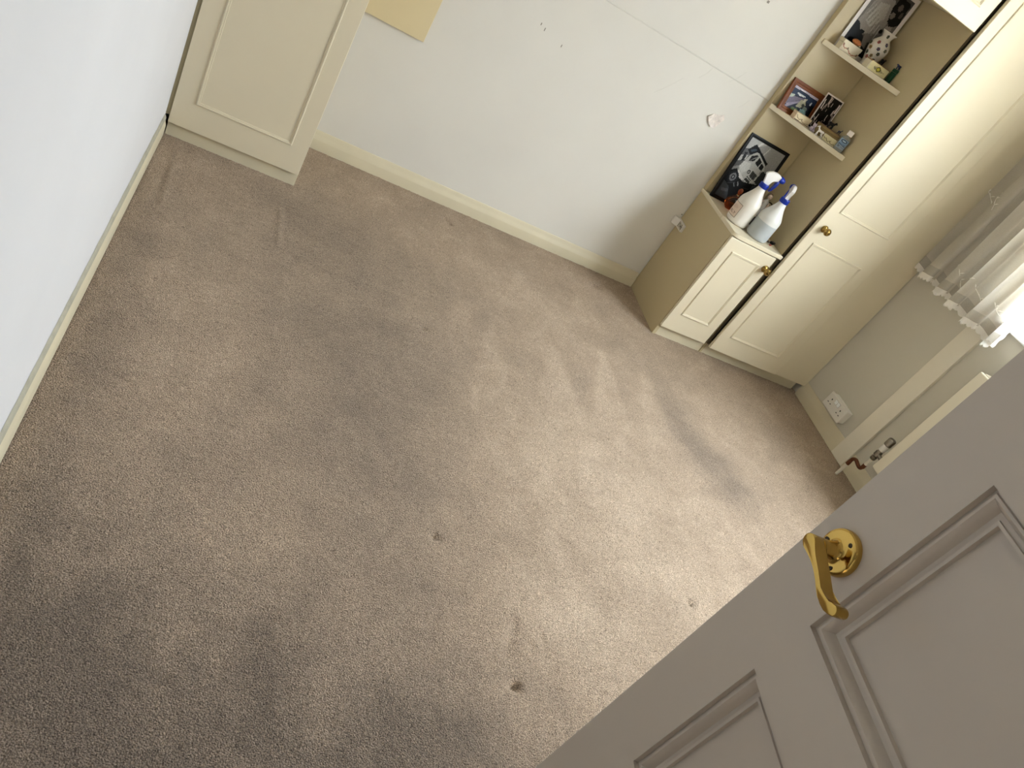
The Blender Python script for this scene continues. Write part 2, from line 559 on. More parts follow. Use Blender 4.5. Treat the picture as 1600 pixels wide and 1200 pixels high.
def carpet_mat():
    m = bpy.data.materials.new('beige_carpet')
    m.use_nodes = True
    nt = m.node_tree
    b = nt.nodes['Principled BSDF']
    b.inputs['Roughness'].default_value = 0.95
    b.inputs['Specular IOR Level'].default_value = 0.1
    b.inputs['Sheen Weight'].default_value = 0.25
    b.inputs['Sheen Roughness'].default_value = 0.5
    b.inputs['Sheen Tint'].default_value = (*lin('d8c6ae'), 1)
    tc = nt.nodes.new('ShaderNodeTexCoord')
    L = nt.links.new
    def noise(scale, detail=3, rough=0.6, dist=0.0):
        n = nt.nodes.new('ShaderNodeTexNoise')
        n.inputs['Scale'].default_value = scale
        n.inputs['Detail'].default_value = detail
        n.inputs['Roughness'].default_value = rough
        n.inputs['Distortion'].default_value = dist
        L(tc.outputs['Object'], n.inputs['Vector'])
        return n.outputs['Fac']
    def mr(v, a, bb, c, d):
        r = nt.nodes.new('ShaderNodeMapRange')
        r.inputs['From Min'].default_value = a
        r.inputs['From Max'].default_value = bb
        r.inputs['To Min'].default_value = c
        r.inputs['To Max'].default_value = d
        L(v, r.inputs['Value'])
        return r.outputs['Result']
    def math_(op, x, y):
        n = nt.nodes.new('ShaderNodeMath')
        n.operation = op
        for i, q in enumerate((x, y)):
            if isinstance(q, (int, float)):
                n.inputs[i].default_value = q
            else:
                L(q, n.inputs[i])
        return n.outputs[0]
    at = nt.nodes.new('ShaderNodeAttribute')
    at.attribute_name = 'wear_shade'
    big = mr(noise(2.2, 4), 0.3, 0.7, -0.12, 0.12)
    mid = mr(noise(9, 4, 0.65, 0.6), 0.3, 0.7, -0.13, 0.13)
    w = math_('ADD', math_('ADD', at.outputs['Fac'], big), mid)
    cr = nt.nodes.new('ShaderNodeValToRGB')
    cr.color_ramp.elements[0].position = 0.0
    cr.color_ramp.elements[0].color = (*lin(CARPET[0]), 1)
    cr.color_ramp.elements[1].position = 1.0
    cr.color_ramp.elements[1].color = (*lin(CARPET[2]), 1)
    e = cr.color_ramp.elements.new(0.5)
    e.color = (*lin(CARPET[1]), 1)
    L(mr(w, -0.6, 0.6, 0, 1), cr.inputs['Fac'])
    # twisted tufts: about 4 mm across, each a slightly different tone
    vor = nt.nodes.new('ShaderNodeTexVoronoi')
    vor.inputs['Scale'].default_value = 300
    vor.inputs['Randomness'].default_value = 1
    L(tc.outputs['Object'], vor.inputs['Vector'])
    tone = mr(noise(330, 2, 0.7), 0.30, 0.70, 0.34, 1.66)
    tone2 = mr(noise(110, 2, 0.6), 0.3, 0.7, 0.88, 1.12)
    tone = math_('MULTIPLY', tone, tone2)
    vm = nt.nodes.new('ShaderNodeVectorMath')
    vm.operation = 'SCALE'
    L(cr.outputs['Color'], vm.inputs[0])
    L(tone, vm.inputs['Scale'])
    L(vm.outputs['Vector'], b.inputs['Base Color'])
    h = math_('ADD', math_('MULTIPLY', vor.outputs['Distance'], -0.8), noise(260, 3))
    bp = nt.nodes.new('ShaderNodeBump')
    bp.inputs['Strength'].default_value = 0.9
    bp.inputs['Distance'].default_value = 0.004
    L(h, bp.inputs['Height'])
    L(bp.outputs['Normal'], b.inputs['Normal'])
    return m
CARPET = ('c8b5a0', 'a4917e', '786b5f')
build_floor()

# ---- walls
def struct(name, bm, m, label, cat='wall', smooth=None):
    o = obj(name, bm, m, smooth=smooth)
    return props(o, label, cat, kind='structure')

bm = NB(); box(bm, LX - 0.1, LX, NY - 0.1, BY + 0.1, -0.05, CZ)
wl = struct('wall_left', bm, mat('left_wall_paint', 'd9d8d9', 0.75, var=0.02, vscale=2.5, bump=0.12, bscale=45, spec=0.25), 'white painted wall along the left side of the room')

# back wall: lower and upper boarding meet in a fine horizontal joint
SEAM = 1.068
prof = [(0.10, -0.05), (0, -0.05), (0, SEAM - 0.0025), (0.004, SEAM - 0.0015), (0.004, SEAM + 0.0015), (0, SEAM + 0.0025), (0, CZ), (0.10, CZ)]
bm = NB(); prism(bm, prof, lambda a, b, w: (w, BY + a, b), LX - 0.1, WX + 0.14)
wb = struct('wall_back', bm, WALL, 'off-white back wall with a fine horizontal joint and scuffs')
# torn patch in the lining, small nail holes and rubbed marks (parts of the wall)
PATCH = mat('torn_lining', 'd9cfc6', 0.9, var=0.2, vscale=60)
pts = [(1.804, .888), (1.822, .909), (1.846, .913), (1.872, .926), (1.884, .909), (1.874, .880), (1.866, .858), (1.845, .855), (1.823, .866)]
bm = NB()
c0 = bm.verts.new((1.846, BY - 0.0012, .888))
ring = [bm.verts.new((x, BY - (0.009 if i in (0, 8, 7) else 0.002), z)) for i, (x, z) in enumerate(pts)]
base = [bm.verts.new((x, BY + 0.001, z)) for x, z in pts]
for i in range(len(ring)):
    j = (i + 1) % len(ring)
    bm.faces.new((c0, ring[i], ring[j])); bm.faces.new((ring[i], base[i], base[j], ring[j]))
bmesh.ops.recalc_face_normals(bm, faces=bm.faces[:])
obj('torn_patch', bm, PATCH, wb, label='torn pinkish-white patch of lining paper')
MARK = mat('wall_mark', '8a8479', 0.9)
for x, z, w, h in ((0.941, .872, .0035, .010), (0.964, .861, .003, .013), (1.058, .838, .003, .011), (1.727, 1.374, .010, .010), (2.003, .446, .006, .005)):
    bm = NB(); box(bm, x - w / 2, x + w / 2, BY - 0.002, BY + 0.001, z - h / 2, z + h / 2, 0.0007)
    obj('nail_hole', bm, MARK, wb)
SCUFF = mat('wall_scuff', 'c9c5bb', 0.85)
for x0, z0, x1, z1 in ((1.52, .86, 1.60, .97), (1.66, 1.00, 1.69, 1.06), (1.795, 1.05, 1.835, 1.115), (1.905, .98, 1.93, 1.03)):
    bm = NB(); tube(bm, [(x0, BY, z0), ((x0 + x1) / 2 + .004, BY, (z0 + z1) / 2), (x1, BY, z1)], 0.0006, 5)
    obj('scuff', bm, SCUFF, wb)

# window wall with its opening
bm = NB()
for y0, y1, z0, z1 in ((NY - 0.1, WIN_Y0, -0.05, CZ), (WIN_Y1, BY + 0.1, -0.05, CZ), (WIN_Y0, WIN_Y1, -0.05, WIN_Z0), (WIN_Y0, WIN_Y1, WIN_Z1, CZ)):
    box(bm, WX, WX + WTH, y0, y1, z0, z1)
struct('wall_right', bm, WALLW, 'pale wall on the right holding the window and radiator')

# near wall, behind the camera, with the doorway
DA = math.radians(84.0)
DU = Vector((math.cos(DA), math.sin(DA), 0))
DN = Vector((-DU.y, DU.x, 0))
DD = 0.68
def dpt(U, z, out=0.0):
    """Point on the door: U along the leaf, height z, out = distance proud of the visible face."""
    return DU * U - DN * (DD - out) + Vector((0, 0, z))
hinge = dpt(-0.173, 0)
DX0, DX1, DH = -0.125, hinge.x + 0.005, 1.995
bm = NB()
box(bm, LX - 0.1, DX0, NY - 0.1, NY, -0.05, CZ)
box(bm, DX1, WX + WTH, NY - 0.1, NY, -0.05, CZ)
box(bm, DX0, DX1, NY - 0.1, NY, DH, CZ)
struct('wall_near', bm, WALL, 'wall behind the photographer holding the doorway')
bm = NB(); box(bm, LX - 0.1, WX + WTH, NY - 0.1, BY + 0.1, CZ, CZ + 0.05)
struct('ceiling', bm, CEIL, 'plain white ceiling above the frame', 'ceiling')
# landing beyond the doorway
bm = NB()
box(bm, -1.2, -1.1, NY - 1.5, NY - 0.1, -0.05, CZ)
box(bm, 1.6, 1.7, NY - 1.5, NY - 0.1, -0.05, CZ)
box(bm, -1.2, 1.7, NY - 1.6, NY - 1.5, -0.05, CZ)
box(bm, -1.2, 1.7, NY - 1.6, NY - 0.1, CZ, CZ + 0.05)
struct('landing_wall', bm, mat('landing_paint', '6b665f', 0.8), 'plain landing walls beyond the open doorway')
bm = NB(); box(bm, -1.2, 1.7, NY - 1.6, NY, -0.06, -0.002)
struct('landing_floor', bm, mat('landing_carpet', 'b09c84', 0.95), 'landing floor beyond the open doorway', 'floor')

# ---- skirting boards
SKP = [(0, 0), (0.017, 0), (0.017, 0.043), (0.0155, 0.048), (0.011, 0.058), (0.007, 0.069), (0.005, 0.078), (0.0035, 0.081), (0, 0.0815)]
bm = NB(); prism(bm, SKP, lambda a, b, w: (w, BY - a, b), 0.24, 2.006)
struct('baseboard_back', bm, SKIRT, 'cream chamfered skirting board along the back wall', 'baseboard', 40)
bm = NB(); prism(bm, [(a * 0.72, b * .98) for a, b in SKP], lambda a, b, w: (LX + a, w, b + (0.006 if b < .01 else 0)), NY, 2.742)
bl_ = struct('baseboard_left', bm, SKIRT, 'cream skirting board along the left wall', 'baseboard', 40)
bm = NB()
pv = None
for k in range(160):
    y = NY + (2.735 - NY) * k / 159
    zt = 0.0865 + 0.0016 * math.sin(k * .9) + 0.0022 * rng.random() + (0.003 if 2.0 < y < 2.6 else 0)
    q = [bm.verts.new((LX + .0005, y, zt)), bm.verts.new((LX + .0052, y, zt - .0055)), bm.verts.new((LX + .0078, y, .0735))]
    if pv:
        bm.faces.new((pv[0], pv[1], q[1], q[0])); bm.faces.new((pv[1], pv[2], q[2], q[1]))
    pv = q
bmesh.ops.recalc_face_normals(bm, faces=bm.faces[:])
obj('bevel_shade', bm, mat('bevel_shade_tone', 'a8a392', 0.8, var=.1, vscale=30), bl_, label='uneven greyish strip painted as shade on the top bevel')  # added strip: the shaded top bevel of the skirting, put into colour
bm = NB(); prism(bm, [(a * 0.75, b * 1.1) for a, b in SKP], lambda a, b, w: (WX - a, w, b), NY, 2.745)
struct('baseboard_right', bm, SKIRT, 'cream skirting board below socket and radiator', 'baseboard', 40)

# ---- window
win = thing('window_1', 'white framed window behind the net curtain', 'window', (WX, (WIN_Y0 + WIN_Y1) / 2, WIN_Z0), kind='structure')
bm = NB()
fx0, fx1, ft = WX + 0.035, WX + 0.095, 0.055
box(bm, fx0, fx1, WIN_Y0, WIN_Y0 + ft, WIN_Z0, WIN_Z1, 0.006)
box(bm, fx0, fx1, WIN_Y1 - ft, WIN_Y1, WIN_Z0, WIN_Z1, 0.006)
box(bm, fx0, fx1, WIN_Y0 + ft, WIN_Y1 - ft, WIN_Z0, WIN_Z0 + ft, 0.006)
box(bm, fx0, fx1, WIN_Y0 + ft, WIN_Y1 - ft, WIN_Z1 - ft, WIN_Z1, 0.006)
obj('window_frame', bm, UPVC, win, world=True)
ym = WIN_Y0 + 0.62 * (WIN_Y1 - WIN_Y0)
bm = NB(); box(bm, fx0, fx1, ym - 0.035, ym + 0.035, WIN_Z0 + ft, WIN_Z1 - ft, 0.006)
obj('mullion', bm, UPVC, win, world=True)
for a, b in ((WIN_Y0 + ft, ym - .035), (ym + .035, WIN_Y1 - ft)):
    bm = NB()
    vs = [bm.verts.new((fx0 + 0.03, y, z)) for y, z in ((a, WIN_Z0 + ft), (b, WIN_Z0 + ft), (b, WIN_Z1 - ft), (a, WIN_Z1 - ft))]
    bm.faces.new(vs)
    obj('pane', bm, GLASS, win, world=True)
bm = NB(); box(bm, WX - 0.035, fx0 + 0.005, WIN_Y0 - 0.05, WIN_Y1 + 0.0, WIN_Z0 - 0.024, WIN_Z0 + 0.001, 0.006)
obj('window_sill', bm, UPVC, win, world=True)
bm = NB(); box(bm, WX + 3, WX + 60, -40, 45, -3.2, -3.0)
struct('outside_ground', bm, mat('paved_ground', 'aca89c', 0.95, var=0.1, vscale=0.6), 'pale paved ground seen low through the window', 'ground')

# ---- room door, opened into the room beside the camera
door = thing('door_1', 'white five-panel room door standing open on the right', 'door', tuple(dpt(-0.173, 0, -0.02)), kind='structure')
U0, U1, DT = -0.173, 0.5889, 0.04
PU0, PU1 = -0.073, 0.489
ROWS = [(0.229, 0.481), (0.5772, 0.829), (0.9247, 1.1776), (1.273, 1.526), (1.622, 1.874)]
def door_bar(name, u0, u1, z0, z1):
    bm = NB()
    prism(bm, [(u0, z0), (u1, z0), (u1, z1), (u0, z1)], lambda u, v, w: dpt(u, v, w), -DT, 0)
    obj(name, bm, DOORW, door, world=True)
# one-piece leaf frame: stiles and rails are painted over flush, so they stay one surface
bm = NB()
us = [U0, PU0, PU1, U1]
zs = [0.006] + [z for r in ROWS for z in r] + [1.981]
def cell_solid(i, j):
    return not (i == 1 and j % 2 == 1)
V = {}
def gv(i, j, s):
    k = (i, j, s)
    if k not in V:
        V[k] = bm.verts.new(dpt(us[i], zs[j], 0 if s else -DT))
    return V[k]
for i in range(3):
    for j in range(len(zs) - 1):
        if not cell_solid(i, j):
            continue
        bm.faces.new((gv(i, j, 1), gv(i + 1, j, 1), gv(i + 1, j + 1, 1), gv(i, j + 1, 1)))
        bm.faces.new((gv(i, j, 0), gv(i, j + 1, 0), gv(i + 1, j + 1, 0), gv(i + 1, j, 0)))
        for di, dj, a, b in ((-1, 0, (i, j), (i, j + 1)), (1, 0, (i + 1, j), (i + 1, j + 1)), (0, -1, (i, j), (i + 1, j)), (0, 1, (i, j + 1), (i + 1, j + 1))):
            ni, nj = i + di, j + dj
            if 0 <= ni < 3 and 0 <= nj < len(zs) - 1 and cell_solid(ni, nj):
                continue
            bm.faces.new((gv(*a, 0), gv(*b, 0), gv(*b, 1), gv(*a, 1)))
bmesh.ops.recalc_face_normals(bm, faces=bm.faces[:])
bmesh.ops.bevel(bm, geom=[e for e in bm.edges if len(e.link_faces) == 2 and e.calc_face_angle(0) > 1 and
                          abs((e.verts[0].co - dpt(U1, 0)).dot(DU)) < 1e-4 and abs((e.verts[1].co - dpt(U1, 0)).dot(DU)) < 1e-4],
                offset=0.002, segments=2, affect='EDGES')
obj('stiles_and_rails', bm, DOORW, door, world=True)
OGEE = [(0, 0), (0.0008, -0.0075), (0.0036, -0.0078), (0.0046, -0.0056), (0.0078, -0.0056), (0.0105, -0.0085), (0.0128, -0.0135), (0.0150, -0.0178),
        (0.0180, -0.0190), (0.0208, -0.0190), (0.0212, -0.0165), (0.0248, -0.0165), (0.0254, -0.0225), (0.0285, -0.0230)]
for z0, z1 in ROWS:
    bm = NB()
    prism(bm, [(PU0 - .002, z0 - .002), (PU1 + .002, z0 - .002), (PU1 + .002, z1 + .002), (PU0 - .002, z1 + .002)], lambda u, v, w: dpt(u, v, w), -0.032, -0.0228)
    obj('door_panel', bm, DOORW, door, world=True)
    bm = NB()
    ring_mould(bm, PU0, PU1, z0, z1, OGEE + [(0.0300, -0.0245)], lambda u, v, h: dpt(u, v, h))
    obj('panel_moulding', bm, DOORW, door, world=True, smooth=35)
# brass lever handle on a round rose
hd = NB()
HU, HZ = 0.536, 1.001
Mh = Matrix((( -DU.x, 0, DN.x, 0), (-DU.y, 0, DN.y, 0), (0, 1, 0, 0), (0, 0, 0, 1)))
Mh.translation = dpt(HU, HZ)
lathe(hd, [(0.0, 0.0), (0.0275, 0.0), (0.0280, 0.002), (0.0278, 0.006), (0.0262, 0.0095), (0.0235, 0.0105), (0.0165, 0.0095), (0.0125, 0.0105),
           (0.0105, 0.0135), (0.0092, 0.018), (0.0085, 0.026), (0.0085, 0.044), (0, 0.044)], 40, M=Mh)
rose = obj('handle_rose', hd, BRASS, door, world=True, smooth=50, label='round brass rose')
for a in (70, 190, 310):
    hd = NB()
    p = Vector((0.0205 * math.cos(math.radians(a)), 0.0205 * math.sin(math.radians(a)), 0.0086))
    lathe(hd, [(0, 0), (0.0027, 0), (0.0027, 0.0022), (0.0015, 0.0025), (0, 0.0018)], 14, M=Mh @ Matrix.Translation(p))
    obj('screw', hd, mat('screw_recess', '2a1c08', 0.6), rose)
for o_ in rose.children:
    o_.data.transform(root_matrix(door).inverted())
LEV = [(.5360 + .0086 * math.cos(math.radians(t)), 1.0010, .0086 * math.sin(math.radians(t))) for t in (6, 22, 40, 60, 80, 100)]
LEV += [(.5310, 1.0004, .0080), (.5260, .9994, .0066), (.5205, .9985, .0052), (.5150, .9975, .0041), (.5080, .9964, .0034),
        (.4990, .9944, .0030), (.4900, .9916, .0029), (.4810, .9886, .0031), (.4730, .9866, .0037), (.4660, .9862, .0047), (.4590, .9880, .0059), (.4540, .9908, .0064)]
LEV += [(.4522 - .0066 * math.sin(math.radians(t)), .9920 + .0040 * math.sin(math.radians(t)), .0066 * math.cos(math.radians(t))) for t in (20, 42, 62, 78)]
top, bot = [], []
for i, (a, z, r) in enumerate(LEV):
    p0, p1 = LEV[max(i - 1, 0)], LEV[min(i + 1, len(LEV) - 1)]
    tx, tz = p1[0] - p0[0], p1[1] - p0[1]
    L_ = math.hypot(tx, tz)
    nx_, nz_ = -tz / L_, tx / L_
    top.append((a + nx_ * r, z + nz_ * r)); bot.append((a - nx_ * r, z - nz_ * r))
hd = NB()
prism(hd, top + bot[::-1], lambda u, v, w: dpt(u, v, w), 0.034, 0.052, bev=0.0014)
obj('handle_lever', hd, BRASS, door, world=True, smooth=40, label='brass scroll lever')

# door lining and stop
bm = NB()
box(bm, DX0 - 0.0, DX0 + 0.02, NY - 0.11, NY + 0.005, 0, DH + 0.02)
box(bm, DX1 - 0.02, DX1, NY - 0.11, NY - 0.02, 0, DH + 0.02)
box(bm, DX0 + 0.02, DX1 - 0.02, NY - 0.11, NY + 0.005, DH, DH + 0.02)
struct('trim_1', bm, DOORW, 'white door lining around the doorway', 'trim')

# ================================================================== FURNITURE
def bead(u0, u1, v0, v1, fn, w=0.013, h=0.0055):
    bm = NB()
    ring_mould(bm, u0, u1, v0, v1, [(-0.0005, -0.001), (0, 0.0018), (w * .22, h), (w * .5, h * .92), (w * .62, h * .45), (w * .72, h * .62), (w * .9, h * .4), (w, -0.001)], fn)
    return bm

# ---- left wardrobe
wr = thing('wardrobe', 'tall cream fitted wardrobe with one panelled door in the left corner', 'wardrobe', (0.035, 2.96, 0))
bm = NB()
box(bm, -0.1965, 0.268, 2.768, 3.168, 0.060, 2.30)
obj('carcass', bm, CREAM, wr, world=True)
bm = NB(); box(bm, -0.196, 0.271, 2.768, 3.168, 0.0, 0.059)
obj('plinth', bm, SKIRT, wr, world=True)
bm = NB(); box(bm, -0.1965, 0.2695, 2.749, 2.767, 0.056, 2.30, 0.0015)
wd = obj('door', bm, CREAM, wr, world=True)
obj('panel_moulding', bead(-0.128, 0.211, 0.158, 2.2, lambda u, v, h: (u, 2.749 - h, v)), CREAM, wd, world=True)
bm = NB(); box(bm, -0.2098, -0.1970, 2.753, 2.79, 0.082, 2.30)
obj('scribe_strip', bm, mat('brown_scribe', '8f8467', 0.6), wr, world=True)

# ---- cream board on the back wall
bm = NB(); box(bm, 0.18, 0.553, BY - 0.020, BY - 0.002, 0.600, 1.60, 0.0015)
o = obj('wall_board', bm, BOARD); props(o, 'flat cream board fixed to the back wall right of the wardrobe', 'board')

# ---- low base cupboard on the right
bc = thing('base_cupboard', 'low cream base cupboard with one panelled door under the corner shelves', 'cupboard', (2.155, 2.96, 0))
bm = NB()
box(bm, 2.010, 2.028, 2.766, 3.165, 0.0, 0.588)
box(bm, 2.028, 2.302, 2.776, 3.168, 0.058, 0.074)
obj('carcass', bm, CREAM_SHADE, bc, world=True)
bm = NB(); box(bm, 2.028, 2.303, 2.772, 2.786, 0.0, 0.058)
obj('plinth', bm, SKIRT, bc, world=True)
bm = NB(); box(bm, 2.0135, 2.2835, 2.750, 2.7655, 0.059, 0.5835, 0.0022)
bd = obj('door', bm, CREAM, bc, world=True)
obj('panel_moulding', bead(2.063, 2.233, 0.152, 0.527, lambda u, v, h: (u, 2.750 - h, v)), CREAM, bd, world=True)
KNOB = [(r * 1.32, h * 1.15) for r, h in [(0, 0), (0.0105, 0), (0.0128, 0.0015), (0.0130, 0.004), (0.0105, 0.0075), (0.0062, 0.0105), (0.0052, 0.0145), (0.0062, 0.018), (0.0102, 0.0205),
        (0.0128, 0.0245), (0.0132, 0.0285), (0.0118, 0.0325), (0.0088, 0.0350), (0.0078, 0.0348), (0.0070, 0.0362), (0.0035, 0.0372), (0, 0.0375)]]
def knob(x, y, z, ang, parent):
    bm = NB()
    M = Matrix.Translation((x, y, z)) @ Matrix.Rotation(ang, 4, 'Z') @ Matrix.Rotation(math.pi / 2, 4, 'X')
    lathe(bm, KNOB, 28, M=M)
    return obj('knob', bm, BRASSD, parent, world=True, smooth=40, label='small round brass knob')
knob(2.2665, 2.750, 0.5215, 0, bd)
# worktop with its rounded front corner
bm = NB()
pl_ = [(2.008, 3.168), (2.008, 2.905), (2.0125, 2.9035), (2.0125, 2.775)]
for k in range(7):
    a = math.radians(180 + 90 * k / 6)
    pl_.append((2.0125 + 0.030 + 0.030 * math.cos(a), 2.778 + 0.030 * math.sin(a)))
pl_ += [(2.303, 2.748), (2.303, 3.168)]
prism(bm, pl_, lambda u, v, w: (u, v, w), 0.588, 0.606, bev=0.0025)
obj('worktop', bm, CREAM, bc, world=True)

# ---- open corner shelves above it
sh = thing('corner_shelves', 'open cream corner shelves with two triangular boards between wall and tall cupboard', 'shelves', (2.155, 3.15, 0.606))
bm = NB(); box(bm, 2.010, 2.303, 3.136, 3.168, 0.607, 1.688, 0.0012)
obj('back_panel', bm, CREAM_SHADE, sh, world=True)
for z, xl in ((1.0702, 2.010), (1.3822, 2.028)):
    bm = NB()
    prism(bm, [(xl, 3.1355), (xl, 3.128), (xl + .004, 3.124), (2.303, 2.868), (2.303, 3.1355)], lambda u, v, w: (u, v, w), z - 0.0205, z, bev=0.0015)
    obj('shelf', bm, CREAM, sh, world=True)

# ---- overhead cupboard above the shelves
oc = thing('overhead_cupboard', 'cream overhead cupboard above the corner shelves at the top edge of the frame', 'cupboard', (2.155, 2.96, 1.67))
bm = NB(); box(bm, 2.010, 2.302, 2.768, 3.168, 1.690, 2.30)
obj('carcass', bm, CREAM, oc, world=True)
bm = NB(); box(bm, 2.0135, 2.296, 2.750, 2.7675, 1.674, 2.28, 0.0022)
od = obj('door', bm, CREAM, oc, world=True)
obj('panel_moulding', bead(2.063, 2.236, 1.742, 2.21, lambda u, v, h: (u, 2.750 - h, v)), CREAM, od, world=True)

# ---- tall cupboard
tc_ = thing('tall_cupboard', 'tall cream cupboard with a two-panel door standing slightly ajar beside the window', 'cupboard', (2.63, 2.96, 0))
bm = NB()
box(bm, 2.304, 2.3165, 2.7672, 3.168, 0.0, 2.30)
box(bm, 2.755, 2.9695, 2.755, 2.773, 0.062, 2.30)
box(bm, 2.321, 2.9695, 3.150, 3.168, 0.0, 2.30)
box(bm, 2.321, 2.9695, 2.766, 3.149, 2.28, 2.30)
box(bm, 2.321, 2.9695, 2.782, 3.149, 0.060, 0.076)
obj('carcass', bm, [CREAM_SHADE], tc_, world=True)
bm = NB(); box(bm, 2.304, 2.945, 2.772, 2.786, 0.0, 0.060)
bmesh.ops.transform(bm, matrix=Matrix.Identity(4), verts=bm.verts[:])
obj('plinth', bm, SKIRT, tc_, world=True)
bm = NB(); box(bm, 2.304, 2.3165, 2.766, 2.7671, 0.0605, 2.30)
obj('front_edge', bm, mat('edge_gap_shade', '4f4433', 0.8), tc_, world=True, label='front edge darkened as door gap shade')  # panel edge coloured dark to stand for the shade beside the ajar door
bm = NB(); box(bm, 2.7565, 2.9690, 2.737, 2.7545, 0.062, 2.30, 0.0012)
obj('filler_panel', bm, CREAM, tc_, world=True)
bm = NB(); box(bm, 2.3125, 2.755, 2.7345, 2.7525, 0.0575, 2.28, 0.0022)
td = obj('door', bm, CREAM, tc_, world=True)
for z0, z1 in ((0.151, 0.727), (0.887, 2.20)):
    obj('panel_moulding', bead(2.366, 2.690, z0, z1, lambda u, v, h: (u, 2.7345 - h, v)), CREAM, td, world=True)
knob(2.3625, 2.7345, 0.800, 0, td)

# ---- small plastic clip stuck over the joint of back wall and base cupboard
cl = thing('plastic_clip', 'small white plastic clip stuck across the joint of back wall and base cupboard', 'clip', (2.0, 3.12, 0.415))
bm = NB()
prism(bm, [(1.974, 3.1690), (1.974, 3.160), (1.986, 3.149), (1.998, 3.140), (1.998, 3.084), (2.0095, 3.084), (2.0095, 3.1690)], lambda u, v, w: (u, v, w), 0.392, 0.430, bev=0.0012)
obj('body', bm, WPLASTIC, cl, world=True)
a = canvas(22, 12, 'cfc8b8')
for x, h0, h1 in ((.10, .15, .85), (.24, .2, .8), (.34, .15, .85), (.50, .3, .7), (.62, .2, .85), (.78, .15, .8), (.90, .4, .9)):
    line(a, [(x, h0), (x, h1)], 0.035, '4a4236')
line(a, [(.24, .25), (.34, .25)], .03, '4a4236'); line(a, [(.62, .5), (.78, .5)], .03, '4a4236')
def clipfn(u, v):
    return Vector((1.9974, 3.136 - 0.048 * u, 0.427 - 0.032 * v)) - cl.location
print_mesh('marking', a, clipfn, PRINTM, cl, label='dark raised marking')

# ---- boxed-in pipes, radiator, valve
bm = NB(); box(bm, WX - 0.016, WX, 2.221, 2.317, 0.002, 2.3, 0.0015)
o = obj('pipe_boxing', bm, mat('boxing_paint', 'ded7c6', 0.5, var=.02)); props(o, 'off-white boxed-in pipe run rising beside the radiator', 'boxing')
rd = thing('radiator', 'white panel radiator under the window, mostly hidden by the open door', 'radiator', (2.88, 1.55, 0.165))
bm = NB(); box(bm, 2.868, 2.884, 0.95, 2.045, 0.168, 0.762, 0.006, 3)
obj('front_panel', bm, RADW, rd, world=True, smooth=40)
bm = NB()
for k in range(26):
    y = 1.985 - k * 0.04
    prism(bm, [(-.011, 0), (-.007, .004), (.007, .004), (.011, 0)], lambda u, v, w, y=y: (2.869 - v, y + u, w), 0.205, 0.725)
o = obj('panel_flutes', bm, RADW, rd, world=True)
bm = NB(); box(bm, 2.886, 2.925, 0.955, 2.036, 0.745, 0.765, 0.004)
for k in range(30):
    box(bm, 2.893, 2.918, 0.975 + k * .035, 0.985 + k * .035, 0.7645, 0.7675)
obj('top_grille', bm, RADW, rd, world=True)
bm = NB(); box(bm, 2.925, 2.938, 0.95, 2.045, 0.168, 0.762, 0.006, 3)
obj('back_panel', bm, RADW, rd, world=True)
for y in (1.85, 1.10):
    bm = NB(); box(bm, 2.939, 2.971, y, y + .05, 0.25, 0.70)
    obj('bracket', bm, RADW, rd, world=True)
VX, VY = 2.885, 2.083
bm = NB()
M = Matrix.Translation((VX, VY, 0))
lathe(bm, [(0, .180), (.011, .180), (.0135, .184), (.0135, .196), (.010, .199), (.0115, .203), (.0155, .206), (.0155, .226), (.0125, .229), (.0125, .236), (0, .236)], 6 * 4, M=M)
lathe(bm, [(0, 0), (.010, 0), (.010, .03), (.012, .031), (.012, .046), (0, .046)], 16, M=Matrix.Translation((VX, VY, .214)) @ Matrix.Rotation(math.pi / 2, 4, 'X'))
vb = obj('radiator_valve', bm, CHROME, rd, world=True, smooth=35, label='dull chrome thermostatic valve')
bm = NB(); lathe(bm, [(0, .236), (.0140, .236), (.0150, .238), (.0158, .268), (.0150, .270), (0, .270)], 24, M=M)
obj('valve_sleeve', bm, WPLASTIC, vb, world=True, smooth=40)
bm = NB(); lathe(bm, [(0, .270), (.0165, .270), (.0180, .273), (.0180, .300), (.0165, .306), (.012, .309), (0, .309)], 20, M=M)
obj('valve_cap', bm, CHROME, vb, world=True, smooth=25)
PW = mat('painted_pipe', 'd9d2c0', 0.4)
bm = NB(); tube(bm, [(2.885, 2.150, -0.004), (2.885, 2.150, .075)], .0075, 14)
pp_ = obj('pipe', bm, PW, rd, world=True, smooth=40)
bm = NB(); tube(bm, smooth_path([(2.885, 2.150, .072), (2.885, 2.150, .098), (2.885, 2.145, .110), (2.885, 2.133, .116), (2.885, 2.117, .113), (2.885, 2.101, .110), (2.885, 2.089, .112), (2.885, 2.084, .122), (2.885, 2.083, .136)], 5), .0088, 14)
tube(bm, [(2.885, 2.150, .070), (2.885, 2.150, .090)], .0098, 14); tube(bm, [(2.885, 2.083, .122), (2.885, 2.083, .140)], .0098, 14)
obj('pipe_elbow', bm, COPPER, rd, world=True, smooth=40, label='browned copper elbow')
bm = NB(); tube(bm, [(2.885, 2.083, .136), (2.885, 2.083, .181)], .0075, 14)
obj('pipe', bm, PW, rd, world=True, smooth=40)

